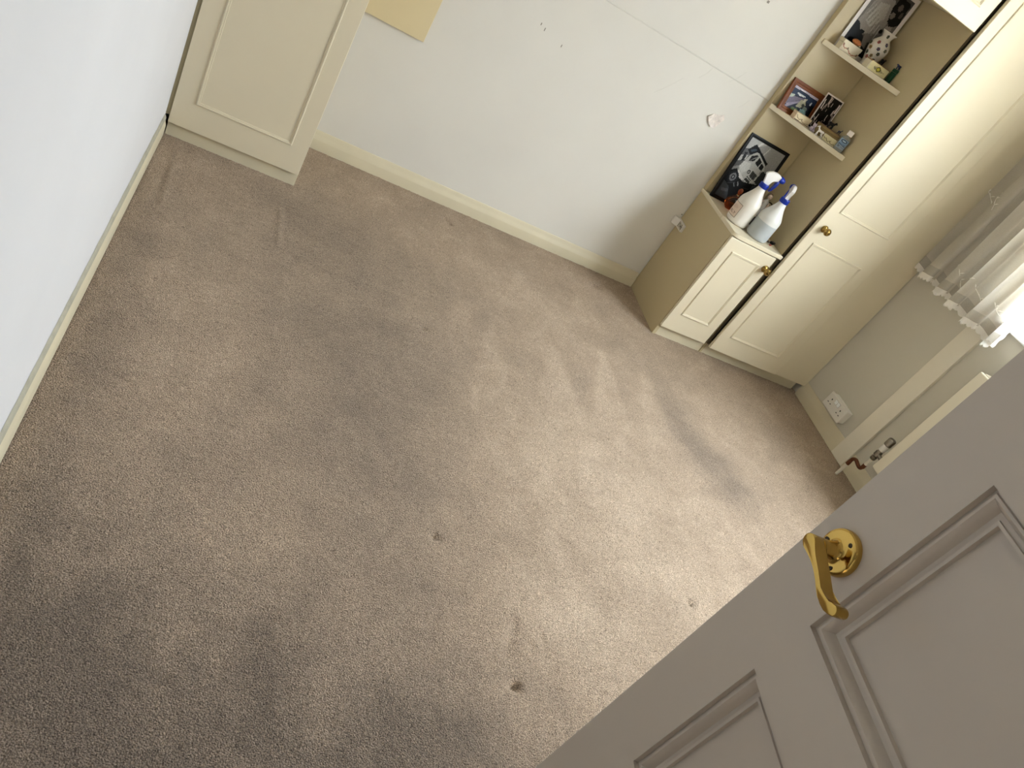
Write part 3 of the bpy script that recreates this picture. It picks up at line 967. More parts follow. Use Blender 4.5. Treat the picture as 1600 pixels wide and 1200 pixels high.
# ---- double socket
sk = thing('double_socket', 'white double wall socket just above the skirting near the tall cupboard', 'socket', (WX, 2.47, 0.153))
bm = NB(); box(bm, WX - 0.036, WX - 0.0005, 2.398, 2.542, 0.117, 0.189, 0.003)
obj('back_box', bm, WPLASTIC, sk, world=True)
bm = NB(); box(bm, WX - 0.046, WX - 0.0362, 2.393, 2.547, 0.113, 0.193, 0.004, 3)
fp = obj('face_plate', bm, WPLASTIC, sk, world=True)
for yc in (2.512, 2.428):
    for dy, dz, w, h in ((0, .018, .004, .008), (.0105, -.004, .006, .004), (-.0105, -.004, .006, .004)):
        bm = NB(); box(bm, WX - 0.0464, WX - 0.0458, yc + dy - w / 2 - .001, yc + dy + w / 2 + .001, .147 + dz - h / 2, .147 + dz + h / 2)
        obj('pin_slot', bm, BLACKH, fp, world=True)
for yc in (2.480, 2.459):
    bm = NB(); prism(bm, [(0, -.010), (.0015, -.010), (.004, .010), (0, .010)], lambda a, b, w: (WX - 0.046 - a, w, 0.173 + b), yc - .008, yc + .008)
    obj('rocker_switch', bm, UPVC, fp, world=True)
    bm = NB(); box(bm, WX - 0.0463, WX - 0.0459, yc - .0092, yc + .0092, .1618, .1842)
    obj('rocker_gap', bm, mat('rocker_gap', '7d776c', .6), fp, world=True)

# ---- net curtain
def plan(s, z):
    """Plan curve of the folds: s 0..1 from the cupboard to the free edge; folds relax towards the hem."""
    y = 2.729 - 0.612 * s
    amp = 0.021 + 0.014 * max(0, 1.5 - z)
    ph = FOLD(s)
    x = 2.898 + amp * math.sin(ph) - 0.012 * math.exp(-((s - 0.62) / 0.12) ** 2) + 0.004 * math.sin(3.1 * ph + z * 2)
    y += 0.015 * math.sin(2 * ph + 0.6) + 0.006 * math.sin(z * 3 + s * 9)
    if s < 0.02:
        y = min(y, 2.731)
    return x, min(y, 2.7325)
FK = [(0, 1.2), (.10, 2.2), (.20, 4.6), (.30, 7.6), (.38, 10.8), (.48, 13.2), (.56, 17.3), (.66, 20.2), (.76, 23.6), (.88, 26.8), (1.0, 29.8)]
def FOLD(s):
    for (a, p), (b, q) in zip(FK, FK[1:]):
        if s <= b:
            t = (s - a) / (b - a)
            t = t * t * (3 - 2 * t) * .5 + t * .5
            return p + (q - p) * t
    return FK[-1][1]
nc = thing('net_curtain', 'gathered white net curtain with scalloped lace hem beside the tall cupboard', 'curtain', (2.90, 2.42, 0.85))
HEMZ = 0.862
def hemz(s):
    return HEMZ + 0.012 * math.sin(FOLD(s) + 1.9) - 0.012 * s
def cloth(name, z0, z1, m, off=0.0, nz=40, ns=260, scallop=0.0, parent=nc):
    bm = NB()
    g = []
    for j in range(nz + 1):
        row = []
        for i in range(ns + 1):
            s = i / ns
            t = j / nz
            zz0 = hemz(s) + z0
            if scallop:
                zz0 -= scallop * abs(math.sin(s * math.pi * 46))
            zz1 = hemz(s) + z1 if z1 < 0.5 else z1
            z = zz0 + (zz1 - zz0) * t
            x, y = plan(s, z)
            row.append(bm.verts.new((x + off, y, z)))
        g.append(row)
    for j in range(nz):
        for i in range(ns):
            bm.faces.new((g[j][i], g[j][i + 1], g[j + 1][i + 1], g[j + 1][i]))
    return obj(name, bm, m, parent, world=True, smooth=180)
cloth('drape', 0.0, 2.26, NET)
cloth('hem_band', 0.0, 0.052, NETH, off=-0.0012, nz=4)
lace = cloth('lace_edge', -0.012, 0.010, LACE, off=-0.0022, nz=4, ns=720, scallop=0.008)
# lace up the free edge
bm = NB()
prev = None
for k in range(120):
    z = HEMZ - .012 + k * 0.0118
    x, y = plan(1.0, z)
    w = 0.016 + 0.003 * math.sin(k * 1.7)
    a_ = bm.verts.new((x - .001, y + 0.004, z)); b_ = bm.verts.new((x - .001, y - w, z + .001))
    if prev:
        bm.faces.new((prev[0], prev[1], b_, a_))
    prev = (a_, b_)
obj('side_lace', bm, LACE, nc, world=True)
# embroidered sprigs near the hem
def sprig(s0, zb, sc, lean):
    bm = NB()
    def P_(a, b):
        s = s0 + a * sc
        z = zb + b * sc * 0.62
        x, y = plan(min(max(s, 0), 1), z)
        return Vector((x - 0.0035, y, z))
    stem = [(0, 0), (.05 * lean, .12), (.16 * lean, .25), (.32 * lean, .36), (.5 * lean, .43)]
    tube(bm, smooth_path([P_(*p) for p in stem], 4), 0.0013, 6)
    for (a, b), d in zip(stem[1:], (1, -1, 1, -1)):
        for sg in (1, -1):
            c = P_(a * 1.0 + .06 * sg * d, b + .07)
            q = P_(a, b)
            tube(bm, [q, (q + c) / 2 + Vector((-.0006, 0, .001)), c], [.0008, .0026, .0006], 6)
    return obj('embroidered_sprig', bm, LACE, nc, world=True)
sprig(.50, HEMZ + .035, .30, -1.0)
sprig(.70, HEMZ + .030, .32, -1.0)
sprig(.90, HEMZ + .028, .28, -.8)
sprig(.10, HEMZ + .33, .28, -.8)
sprig(.20, HEMZ + .36, .28, -.8)
bm = NB(); tube(bm, [(2.898, 2.732, 2.25), (2.898, 0.45, 2.25)], 0.006, 8)
obj('curtain_rail', bm, UPVC, nc, world=True)

# ================================================================== SMALL THINGS
def framed(name, label, cat, x0, x1, z0, h, yb, yt, bw, fm, a, depth=0.014, inner=0.004, mount=None, bevel=True):
    """A frame that leans back: its bottom edge at yb, its top at yt; x0..x1 wide, h tall along the slope."""
    ang = math.asin((yt - yb) / h)
    r = thing(name, label, cat, ((x0 + x1) / 2, yb, z0), (-ang, 0, 0))
    w = (x1 - x0) / 2
    bm = NB()
    ring_mould(bm, -w, w, 0, h, [(0, depth), (0, 0.001), (0.001, 0), (bw * .45, 0), (bw * .6, inner * .4), (bw - .0015, inner * .5), (bw, inner)], lambda u, v, q: (u, q, v))
    obj('frame', bm, fm, r)
    bm = NB(); box(bm, -w + .001, w - .001, inner + .001, depth, .001, h - .001)
    obj('backing', bm, mat('backing_board', '3a2c1c', 0.8), r)
    print_mesh('print', a, lambda u, v: (-w + bw + u * (2 * w - 2 * bw), inner + 0.0004, h - bw - v * (h - 2 * bw)), PRINT, r)
    return r

# vehicle photograph in a black frame
a = canvas(66, 94, '8f8f8d')
for j in range(94):
    a[j] *= 1.15 - 0.5 * j / 94
poly(a, [(0, 0), (.45, 0), (.12, .16), (0, .2)], 'b5b5b2'); poly(a, [(.30, 0), (.36, 0), (.22, .16), (.16, .18)], 'd2d2d0'); poly(a, [(.55, .02), (.58, .02), (.52, .16), (.49, .16)], 'b8b8b5')
poly(a, [(0, .18), (.22, .16), (.20, .42), (0, .50)], '5b5c5c'); poly(a, [(0, .30), (.16, .26), (.17, .33), (0, .40)], 'bcbcb8'); poly(a, [(.05, .24), (.12, .22), (.14, .36), (.08, .38)], '2a2b2c')
poly(a, [(.07, .19), (.20, .06), (.33, .10), (.74, .235), (.72, .275), (.36, .16), (.20, .24)], '0b0b0d'); poly(a, [(.14, .17), (.26, .12), (.30, .14), (.18, .20)], '38424c')
poly(a, [(.20, .26), (.32, .16), (.40, .16), (.70, .27), (.80, .40), (.77, .56), (.60, .63), (.42, .62), (.24, .58), (.12, .46)], 'b4b4b0')
poly(a, [(.16, .36), (.36, .34), (.40, .44), (.28, .54), (.14, .46)], 'c8c8c4')
poly(a, [(.26, .24), (.38, .19), (.42, .205), (.38, .30), (.25, .33)], '1c1c1e'); line(a, [(.30, .30), (.40, .22)], .008, '8a8a86')
poly(a, [(.46, .21), (.575, .25), (.56, .345), (.44, .31)], '0e0e10'); poly(a, [(.60, .265), (.70, .30), (.70, .37), (.585, .35)], '121214')
poly(a, [(.50, .42), (.68, .46), (.66, .55), (.50, .52)], '3d3d3b'); line(a, [(.56, .42), (.55, .54)], .006, '20201e'); line(a, [(.62, .44), (.61, .55)], .006, '20201e')
poly(a, [(.46, .53), (.62, .57), (.60, .63), (.44, .60)], '2f2f2e'); line(a, [(.44, .55), (.64, .59)], .008, 'c0c0bc')
ell(a, .43, .47, .04, .035, '1d1d1d'); ell(a, .43, .47, .022, .02, '9a9a96'); ell(a, .72, .40, .035, .03, '8c8c88')
poly(a, [(.16, .50), (.42, .60), (.38, .66), (.22, .62)], 'd2d2ce')
poly(a, [(.74, .36), (.90, .38), (1, .44), (1, .62), (.70, .56)], '26282a')
poly(a, [(.0, .56), (.12, .50), (.24, .60), (.45, .64), (.72, .60), (1, .56), (1, 1), (0, 1)], '0a0a0b')
ell(a, .15, .645, .135, .105, '1a1b1d'); ell(a, .15, .645, .085, .066, '77797c'); ell(a, .15, .645, .05, .04, '3a3b3e'); ell(a, .15, .645, .02, .016, 'a0a2a4')
poly(a, [(0, .74), (.20, .80), (.30, .92), (.34, 1), (0, 1)], '44474a'); poly(a, [(.04, .86), (.22, .84), (.26, .88), (.08, .91)], '5d6063')
line(a, [(.34, .68), (.40, .73)], .012, '8a8b8a'); line(a, [(.26, .72), (.32, .76)], .009, '77797a'); line(a, [(.06, .78), (.30, .70)], .006, '3f4144')
poly(a, [(.72, .62), (.84, .60), (.84, .70), (.74, .72)], '32353a'); line(a, [(.55, .72), (.70, .70)], .008, '2e3033')
speckle(a, .06)
jeep = framed('picture_frame', 'black framed monochrome off-road vehicle photograph leaning behind the spray bottles', 'picture', 2.022, 2.258, 0.6065, 0.325, 3.096, 3.1315, 0.016, BLACK, a)

# colour photograph in a brown wooden frame
a = canvas(52, 38, '1c2233')
poly(a, [(0, 0), (1, 0), (1, .10), (0, .12)], 'b9b2c0'); poly(a, [(.25, .02), (.45, .04), (.42, .12), (.25, .1)], 'efe9ee')
poly(a, [(0, .10), (.55, .08), (1, .15), (1, .45), (.5, .35), (0, .4)], '22304a'); line(a, [(.22, .25), (.52, .24)], .022, 'c4cbd0'); line(a, [(.3, .29), (.46, .28)], .012, 'e4e6e6')
poly(a, [(0, .45), (.3, .40), (.55, .30), (.6, .36), (.3, .62), (.1, .85), (0, .9)], '6d6577'); poly(a, [(0, .40), (.16, .36), (.12, .5), (0, .58)], 'a9b3a6'); poly(a, [(.05, .85), (.3, .62), (.52, .42), (.5, .5), (.25, .8), (.1, 1), (.02, 1)], '8d8496')
poly(a, [(.45, .42), (.62, .36), (.7, .55), (.55, .75), (.38, .8)], 'a7a48c'); poly(a, [(.55, .3), (.66, .26), (.6, .46), (.52, .5)], 'c0bca6'); ell(a, .62, .60, .06, .08, '3a3d36'); ell(a, .74, .68, .08, .09, '6f7a72')
poly(a, [(.60, .76), (.8, .72), (.92, 1), (.6, 1)], '7c9a9c'); poly(a, [(.28, .88), (.5, .84), (.56, 1), (.25, 1)], '55673f'); poly(a, [(.82, .3), (.87, .28), (.86, .45), (.81, .46)], 'c9ccd0'); poly(a, [(.86, .4), (1, .38), (1, 1), (.9, 1)], '0e1118')
speckle(a, .12)
framed('picture_frame', 'brown wooden framed colour photograph at the left of the lower shelf', 'picture', 2.0265, 2.214, 1.0705, 0.1385, 3.099, 3.1275, 0.0235, WOODB, a, depth=0.012, inner=.005)

# loose white-bordered prints
def loose_print(name, label, x0, x1, z0, h, yb, yt, border, a, curl=0.0):
    ang = math.asin((yt - yb) / h)
    r = thing(name, label, 'photograph', ((x0 + x1) / 2, yb, z0), (-ang, 0, 0))
    w = (x1 - x0) / 2
    def cv(u):
        return -curl * max(0, u) ** 2
    bm = NB()
    n = 10
    F = [[bm.verts.new((-w + 2 * w * i / n, cv(-1 + 2 * i / n) + d, zz)) for i in range(n + 1)] for zz in (0, h) for d in (0, .0012)]
    for i in range(n):
        bm.faces.new((F[0][i], F[0][i + 1], F[2][i + 1], F[2][i])); bm.faces.new((F[1][i + 1], F[1][i], F[3][i], F[3][i + 1]))
        bm.faces.new((F[0][i + 1], F[0][i], F[1][i], F[1][i + 1])); bm.faces.new((F[2][i], F[2][i + 1], F[3][i + 1], F[3][i]))
    bm.faces.new((F[0][0], F[2][0], F[3][0], F[1][0])); bm.faces.new((F[2][n], F[0][n], F[1][n], F[3][n]))
    obj('paper', bm, mat('print_paper', 'dcd5d0', 0.4), r)
    def fn(u, v):
        X = -w + border + u * (2 * w - 2 * border)
        return (X, cv(X / w) - 0.0005, h - border - v * (h - 2 * border))
    print_mesh('print', a, fn, PRINT, r)
    return r
a = canvas(34, 50, '17110f')
for k in range(26):
    x = rng.random(); y = rng.random() * .8
    line(a, [(x, y), (x - .05 + .1 * rng.random(), y + .12 + .3 * rng.random())], .012 + .02 * rng.random(), ('c9bdb4', 'a2938a', 'e4dbd4')[k % 3])
poly(a, [(.55, .25), (.75, .22), (.8, .4), (.62, .5), (.5, .95), (.3, 1), (.42, .6)], '0c0808'); ell(a, .70, .26, .13, .09, '0a0707'); poly(a, [(.3, .28), (.44, .30), (.40, .5), (.28, .5)], '0d0a0a')
poly(a, [(.78, .45), (.95, .5), (.9, 1), (.6, 1)], '1a0f0d'); line(a, [(.05, .7), (.45, .98)], .02, 'b5a79e'); line(a, [(.02, .85), (.25, 1)], .02, 'cbbfb5')
loose_print('photograph', 'white-bordered monochrome photo leaning on the brown wooden frame', 2.186, 2.288, 1.0705, 0.158, 3.078, 3.098, 0.006, a)
a = canvas(52, 74, '6a645e')
poly(a, [(0, 0), (1, 0), (1, .12), (0, .2)], '4d4844')
poly(a, [(.1, .2), (.55, .12), (.75, .35), (.7, .62), (.3, .72), (.02, .7)], '8b857e'); poly(a, [(.25, .25), (.5, .2), (.6, .4), (.4, .6), (.2, .55)], 'a39d95')
for k in range(14):
    line(a, [(.15 + .04 * k, .28 + .02 * k), (.08 + .045 * k, .45 + .02 * k)], .008, ('6f6962', 'b6b0a8')[k % 2], .7)
poly(a, [(.62, .02), (.95, .05), (1, .36), (.84, .46), (.70, .40), (.60, .22)], '15110f'); ell(a, .78, .16, .06, .05, '5b534c'); ell(a, .72, .30, .06, .05, '746b63'); ell(a, .90, .24, .04, .05, '4a433e')
poly(a, [(.74, .46), (.9, .42), (.96, .58), (.8, .62)], '8f877f'); ell(a, .72, .56, .05, .03, '17120f')
poly(a, [(0, .60), (.12, .62), (.28, .72), (.42, .74), (.5, .86), (.66, .88), (.7, 1), (0, 1)], '060505'); ell(a, .30, .70, .07, .03, '060505'); ell(a, .40, .73, .025, .02, '4a453f')
poly(a, [(.6, .78), (1, .7), (1, 1), (.7, 1)], '3a342e')
speckle(a, .05)
loose_print('photograph', 'large white-bordered monochrome photo print leaning at the back of the upper shelf', 2.075, 2.291, 1.3825, 0.30, 3.1215, 3.1335, 0.017, a, curl=0.006)

# trinket boxes
def trinket(name, label, x, y, z, w, d, h, rz, body, lid, art, lidh=0.25, lidx=0.0015):
    r = thing(name, label, 'box', (x, y, z), (0, 0, rz))
    bm = NB(); box(bm, -w / 2, w / 2, 0, d, 0, h * (1 - lidh) - .0006, 0.0012)
    obj('body', bm, body, r)
    bm = NB(); box(bm, -w / 2 - lidx, w / 2 + lidx, -lidx, d + lidx, h * (1 - lidh), h, 0.0015)
    obj('lid', bm, lid, r)
    if art is not None:
        print_mesh('painted_front', art, lambda u, v: (-w / 2 + .003 + u * (w - .006), -lidx - .0006, h - .002 - v * (h - .004)), PRINTM, r)
    return r
CARD = mat('cream_card', 'd9cfb2', 0.6, var=.05, vscale=40)
PINKC = mat('pink_cream_card', 'd8c3a4', 0.6, var=.06, vscale=40)
TANC = mat('tan_card', '8d7748', 0.6, var=.1, vscale=40)
BROWNL = mat('brown_lid', '6e4a2c', 0.5, var=.1, vscale=40)
a = canvas(40, 17, 'd6ccb4')
g = [(0, .35), (.08, .62), (.18, .72), (.30, .62), (.42, .70), (.55, .88), (.70, .93), (.86, .82), (1, .60)]
line(a, g, .022, 'a8705a'); ell(a, .35, .60, .055, .13, '7a6a52'); ell(a, .04, .45, .035, .10, '8a5e4c'); ell(a, .93, .72, .045, .12, '7c6648')
poly(a, [(0, .75), (.3, .85), (.6, 1), (0, 1)], 'c9b79c', .6)
b1_ = trinket('trinket_box', 'cream box painted with a pink ribbon garland at the left of the upper shelf', 2.126, 3.079, 1.3825, .100, .036, .043, 0, CARD, CARD, a, lidh=.35)
a = canvas(40, 16, 'dccdaa')
g = [(.04, .2), (.12, .55), (.28, .72), (.42, .55), (.5, .72), (.64, .86), (.8, .84), (.95, .7)]
line(a, g, .014, '6d5638'); line(a, [(.46, .45), (.48, .78)], .012, '6d5638'); ell(a, .47, .58, .035, .08, '7a6644'); line(a, [(.0, .93), (1, .97)], .015, '5b4630')
trinket('trinket_box', 'small pinkish-cream box with a thin brown scroll in front of the wooden frame', 2.139, 3.058, 1.0705, .088, .030, .033, 0, PINKC, PINKC, a, lidh=.3)
b2_ = trinket('trinket_box', 'tan box with a brown lid standing behind the white horse figurine', 2.236, 2.992, 1.0705, .112, .034, .046, math.radians(-36), TANC, TANC, None, lidh=.2)
bm = NB(); box(bm, -.0565, .0565, -.002, .0355, .0462, .0478, .0006)
obj('lid_edging', bm, BROWNL, b2_)
a = canvas(36, 16, 'd2c79c')
g = [(.02, .45), (.12, .62), (.22, .5), (.32, .78), (.44, .85), (.52, .6), (.60, .78), (.72, .92), (.86, .85), (.90, .70), (.98, .9)]
line(a, g, .018, '4d4226'); line(a, [(.58, .3), (.60, .7)], .012, '6a5d38')
trinket('trinket_box', 'small cream box with a dark wavy line in front of the tan box', 2.2475, 2.9555, 1.0705, .066, .012, .028, math.radians(-36), CARD, CARD, a, lidh=.2, lidx=.0008)
a = canvas(44, 17, 'e3d9a8')
ell(a, .50, .50, .115, .30, '2c2a14'); ell(a, .50, .50, .085, .21, 'c7bb38'); ell(a, .50, .50, .035, .09, 'e3da6a')
for x0, y0, x1, y1 in ((.36, .35, .36, .7), (.31, .45, .33, .65), (.26, .40, .29, .6), (.63, .4, .62, .72), (.67, .45, .70, .7), (.73, .5, .75, .66), (.80, .55, .83, .57)):
    line(a, [(x0, y0), (x1, y1)], .013, '3b3820')
trinket('trinket_box', 'cream card box with a yellow and black flower emblem on the upper shelf', 2.2325, 2.986, 1.3825, .108, .040, .037, 0, CARD, mat('pale_brown_lid', '9a7448', 0.5), a, lidh=.12)
r = thing('trinket_box', 'dark green box standing at the right end of the upper shelf', 'box', (2.2955, 2.958, 1.3825), (0, 0, 0))
GREEN = mat('dark_green_leather', '0b4226', 0.4, var=.1, vscale=60)
bm = NB(); box(bm, -.0065, .0065, 0, .024, 0, .042, .001); obj('body', bm, GREEN, r)
bm = NB(); box(bm, -.0068, .0068, -.001, .025, .0426, .056, .0012); obj('lid', bm, GREEN, r)

# orange shell ornament on the ribbon box
r = thing('shell_ornament', 'small ribbed orange shell ornament resting on the ribbon-garland box', 'ornament', (2.142, 3.097, 1.4257))
SHELLM = mat('orange_shell', 'b9713f', 0.45, var=.3, vscale=90)
bm = NB()
n = 18
ringz = []
for j in range(7):
    t = j / 6
    rr = math.sin(math.pi * (0.08 + .84 * t)) ** .7
    ringz.append([bm.verts.new((.022 * rr * (1 + .10 * (k % 2)) * math.cos(2 * math.pi * k / n), .0145 * rr * (1 + .10 * (k % 2)) * math.sin(2 * math.pi * k / n), .022 * t)) for k in range(n)])
for p, q in zip(ringz, ringz[1:]):
    for k in range(n):
        bm.faces.new((p[k], p[(k + 1) % n], q[(k + 1) % n], q[k]))
bm.faces.new(ringz[0][::-1]); bm.faces.new(ringz[-1])
obj('shell', bm, SHELLM, r, smooth=60)
bm = NB(); tube(bm, [(.018, 0, .006), (.027, -.002, .004)], [.004, .0025], 8)
obj('tip', bm, CARD, r)

# vase with flower sprays
vs = thing('vase', 'white china vase painted with flower sprays behind the emblem box', 'vase', (2.232, 3.076, 1.3825))
CHINA = mat('glazed_china', 'cfc9bd', 0.15)
VP = [(0, 0), (.028, 0), (.030, .004), (.026, .012), (.028, .024), (.036, .046), (.0425, .070), (.0435, .086), (.040, .100), (.030, .113), (.0225, .121), (.0215, .128), (.026, .140), (.033, .147), (.0335, .149), (.031, .149), (.022, .138), (.018, .125), (0, .12)]
bm = NB(); lathe(bm, VP, 36)
obj('body', bm, CHINA, vs, smooth=60)
def vr(z):
    for (r0, z0), (r1, z1) in zip(VP[1:15], VP[2:15]):
        if z0 <= z <= z1 and z1 > z0:
            return r0 + (r1 - r0) * (z - z0) / (z1 - z0)
    return .03
def vp(phi, z, out=.0006):
    return Vector(((vr(z) + out) * math.cos(phi), (vr(z) + out) * math.sin(phi), z))
FL = [mat('petal_pink', 'a3534a', .4), mat('leaf_dark', '3a4030', .4), mat('petal_ochre', '8f7440', .4), mat('petal_blue', '3b4258', .4)]
ph0 = math.atan2(-3.076, -2.232)
for dphi, z, kind in ((-.35, .100, 0), (.35, .062, 1), (-.75, .070, 2), (.05, .078, 3), (.75, .085, 1), (-.15, .045, 2), (.4, .035, 1), (-.6, .035, 0), (.1, .132, 1), (-1.15, .085, 1), (.55, .105, 3), (-.9, .05, 1)):
    bm = NB()
    for k in range(5):
        an = 2 * math.pi * k / 5
        c = vp(ph0 + dphi + .10 * math.cos(an), z + .0045 * math.sin(an))
        ball(bm, c, .0034, 1, 1, .9, n=7)
    ball(bm, vp(ph0 + dphi, z), .0025, n=7, mi=1)
    obj('flower_spray', bm, [FL[kind], FL[(kind + 1) % 4]], vs)

# small animal figurines
def quadruped(name, label, loc, rz, sc, m, mane=None, head_up=1.0, fat=1.0):
    """A skinned standing animal, one surface; sc = height at the withers."""
    r = thing(name, label, 'figurine', loc, (0, 0, rz))
    bm = NB()
    s = sc
    V = Vector
    tube(bm, smooth_path([V((-.55, 0, .82)) * s, V((-.35, 0, .92)) * s, V((0, 0, .88)) * s, V((.32, 0, .92)) * s, V((.50, 0, .90)) * s], 4),
         [q * s * fat for q in np.interp(np.linspace(0, 1, 17), [0, .12, .4, .75, 1], [.08, .21, .19, .22, .13])], 12)
    tube(bm, smooth_path([V((.38, 0, .98)) * s, V((.56, 0, 1.2 * head_up)) * s, V((.68, 0, 1.45 * head_up)) * s], 4), [q * s * fat for q in np.linspace(.16, .09, 9)], 10)
    tube(bm, [V((.62, 0, 1.5 * head_up)) * s, V((.74, 0, 1.45 * head_up)) * s, V((.92, 0, 1.28 * head_up)) * s, V((.98, 0, 1.22 * head_up)) * s], [.08 * s * fat, .105 * s * fat, .07 * s * fat, .05 * s * fat], 10)
    for sy in (-1, 1):
        tube(bm, [V((.64, .05 * sy, 1.52 * head_up)) * s, V((.62, .06 * sy, 1.66 * head_up)) * s], [.035 * s, .008 * s], 6)
        tube(bm, smooth_path([V((.38, .11 * sy, .85)) * s, V((.40 + .08 * sy, .11 * sy, .45)) * s, V((.36 + .14 * sy, .11 * sy, .06)) * s, V((.40 + .14 * sy, .11 * sy, 0)) * s], 3), [q * s * fat for q in np.linspace(.10, .05, 10)], 8)
        tube(bm, smooth_path([V((-.40, .12 * sy, .85)) * s, V((-.34 - .06 * sy, .12 * sy, .55)) * s, V((-.50 - .08 * sy, .12 * sy, .34)) * s, V((-.45 - .1 * sy, .12 * sy, .05)) * s, V((-.41 - .1 * sy, .12 * sy, 0)) * s], 3), [q * s * fat for q in np.linspace(.12, .045, 13)], 8)
    obj('body', bm, m, r, smooth=180)
    bm = NB()
    tube(bm, smooth_path([V((-.54, 0, .92)) * s, V((-.72, 0, .88)) * s, V((-.82, 0, .6)) * s, V((-.80, 0, .40)) * s], 3), [q * s * fat for q in np.linspace(.05, .02, 10)], 7)
    obj('tail', bm, mane or m, r, smooth=180)
    bm = NB()
    tube(bm, [V((.40, 0, 1.1)) * s, V((.52, 0, 1.28 * head_up)) * s, V((.60, 0, 1.52 * head_up)) * s], [.05 * s, .06 * s, .04 * s], 7)
    obj('mane', bm, mane or m, r, smooth=180)
    return r
IVORY = mat('ivory_plastic', 'ded8cf', 0.4)
quadruped('horse_figurine', 'tiny white horse figurine standing on the lower shelf in front of the tan box', (2.197, 2.976, 1.0705), math.radians(155), .026, IVORY)
quadruped('horse_figurine', 'tiny black animal figurine standing on the lid of the tan box', (2.240, 3.005, 1.1185), math.radians(-30), .021, BLACK, fat=1.7)
quadruped('animal_figurine', 'tiny black animal figurine standing on the emblem box lid', (2.240, 3.004, 1.4197), math.radians(20), .018, BLACK, head_up=.85, fat=1.7)
NAVY = mat('navy_enamel', '1c2547', 0.3)
quadruped('animal_figurine', 'tiny dark blue animal figurine on the green box', (2.2955, 2.970, 1.4388), math.radians(175), .015, NAVY, head_up=.8, fat=1.5)
quadruped('horse_figurine', 'tiny blue and white horse figurine at the right end of the tan box lid', (2.276, 2.976, 1.1185), math.radians(10), .015, NAVY, IVORY)
# lilac seated figurine
r = thing('lilac_figurine', 'tiny lilac and brown seated figurine beside the small scroll box', 'figurine', (2.181, 3.018, 1.0705))
LIL = mat('lilac_glaze', 'a597a5', 0.35, var=.2, vscale=120)
bm = NB(); ball(bm, (0, 0, .011), .011, 1.1, .9, 1); ball(bm, (-.006, -.008, .006), .006); ball(bm, (.007, -.008, .006), .006); obj('body', bm, LIL, r, smooth=180)
bm = NB(); ball(bm, (0, -.002, .027), .0085); ball(bm, (-.006, 0, .034), .003); ball(bm, (.006, 0, .034), .003); obj('head', bm, mat('lilac_pale', 'b7a9b2', .35), r, smooth=180)

# hand gel bottle
r = thing('gel_bottle', 'small clear hand gel bottle with a white cap at the lower shelf end', 'bottle', (2.279, 2.912, 1.0705), (0, 0, math.radians(-38)))
bm = NB()
lathe(bm, [(0, 0), (.020, 0), (.0215, .002), (.022, .008), (.022, .050), (.0205, .058), (.0155, .064), (.009, .067), (.0085, .072), (0, .072)], 32, sy=.62)
obj('bottle', bm, CLEAR, r, smooth=50)
bm = NB(); box(bm, -.0125, .0125, -.0095, .0095, .0718, .0935, .002); obj('cap', bm, mat('cap_white', 'e9e2da', .4), r)
a = canvas(30, 40, '8d9aa6')
poly(a, [(0, 0), (1, 0), (1, .5), (0, .62)], '7f9ab5'); ell(a, .50, .20, .34, .15, '16263c'); ell(a, .50, .20, .22, .08, 'a9bccb')
line(a, [(.18, .50), (.12, .66)], .035, '1b3350'); line(a, [(.15, .56), (.92, .66)], .03, '1b3350')
for x in (.34, .5, .66, .8):
    line(a, [(x, .46), (x, .62)], .025, '3f6288')
ell(a, .24, .80, .12, .10, '33434f'); ell(a, .24, .80, .06, .05, '9aa5ab'); poly(a, [(.5, .78), (.9, .82), (.9, .86), (.5, .82)], '6d7d88')
def gelfn(u, v):
    ph = math.radians(-90 - 55 + 110 * u)
    return (.0225 * math.cos(ph), .0225 * .62 * math.sin(ph) - .0003, .054 - v * .042)
print_mesh('label', a, gelfn, PRINTM, r, label='pale blue label with dark blue lettering')
# amber perfume bottle
r = thing('perfume_bottle', 'round amber glass perfume bottle with a stopper in front of the vehicle picture', 'bottle', (2.100, 3.035, 0.6065))
bm = NB()
lathe(bm, [(0, 0), (.016, 0), (.020, .003), (.030, .012), (.037, .026), (.038, .036), (.034, .049), (.025, .060), (.013, .068), (.008, .072), (.008, .080), (0, .080)], 32, sy=.6)
obj('bottle', bm, AMBER, r, smooth=60)
bm = NB(); lathe(bm, [(0, .002), (.014, .002), (.028, .013), (.0335, .026), (.0335, .032), (0, .032)], 28, sy=.52)
obj('perfume', bm, glass_mat('amber_perfume', 'c0702c', 0, 1.3), r, smooth=60)
bm = NB(); ball(bm, (0, 0, .095), .013, 1, .7, 1.15, n=16); tube(bm, [(0, 0, .078), (0, 0, .088)], .006, 12)
obj('stopper', bm, mat('amber_stopper', '8e3f1a', .15, trans=.4), r, smooth=60)
bm = NB(); tube(bm, [(.0085 * math.cos(t * .5), .0085 * math.sin(t * .5), .076) for t in range(14)], .0016, 6)
obj('neck_ring', bm, BRASSD, r, smooth=60)

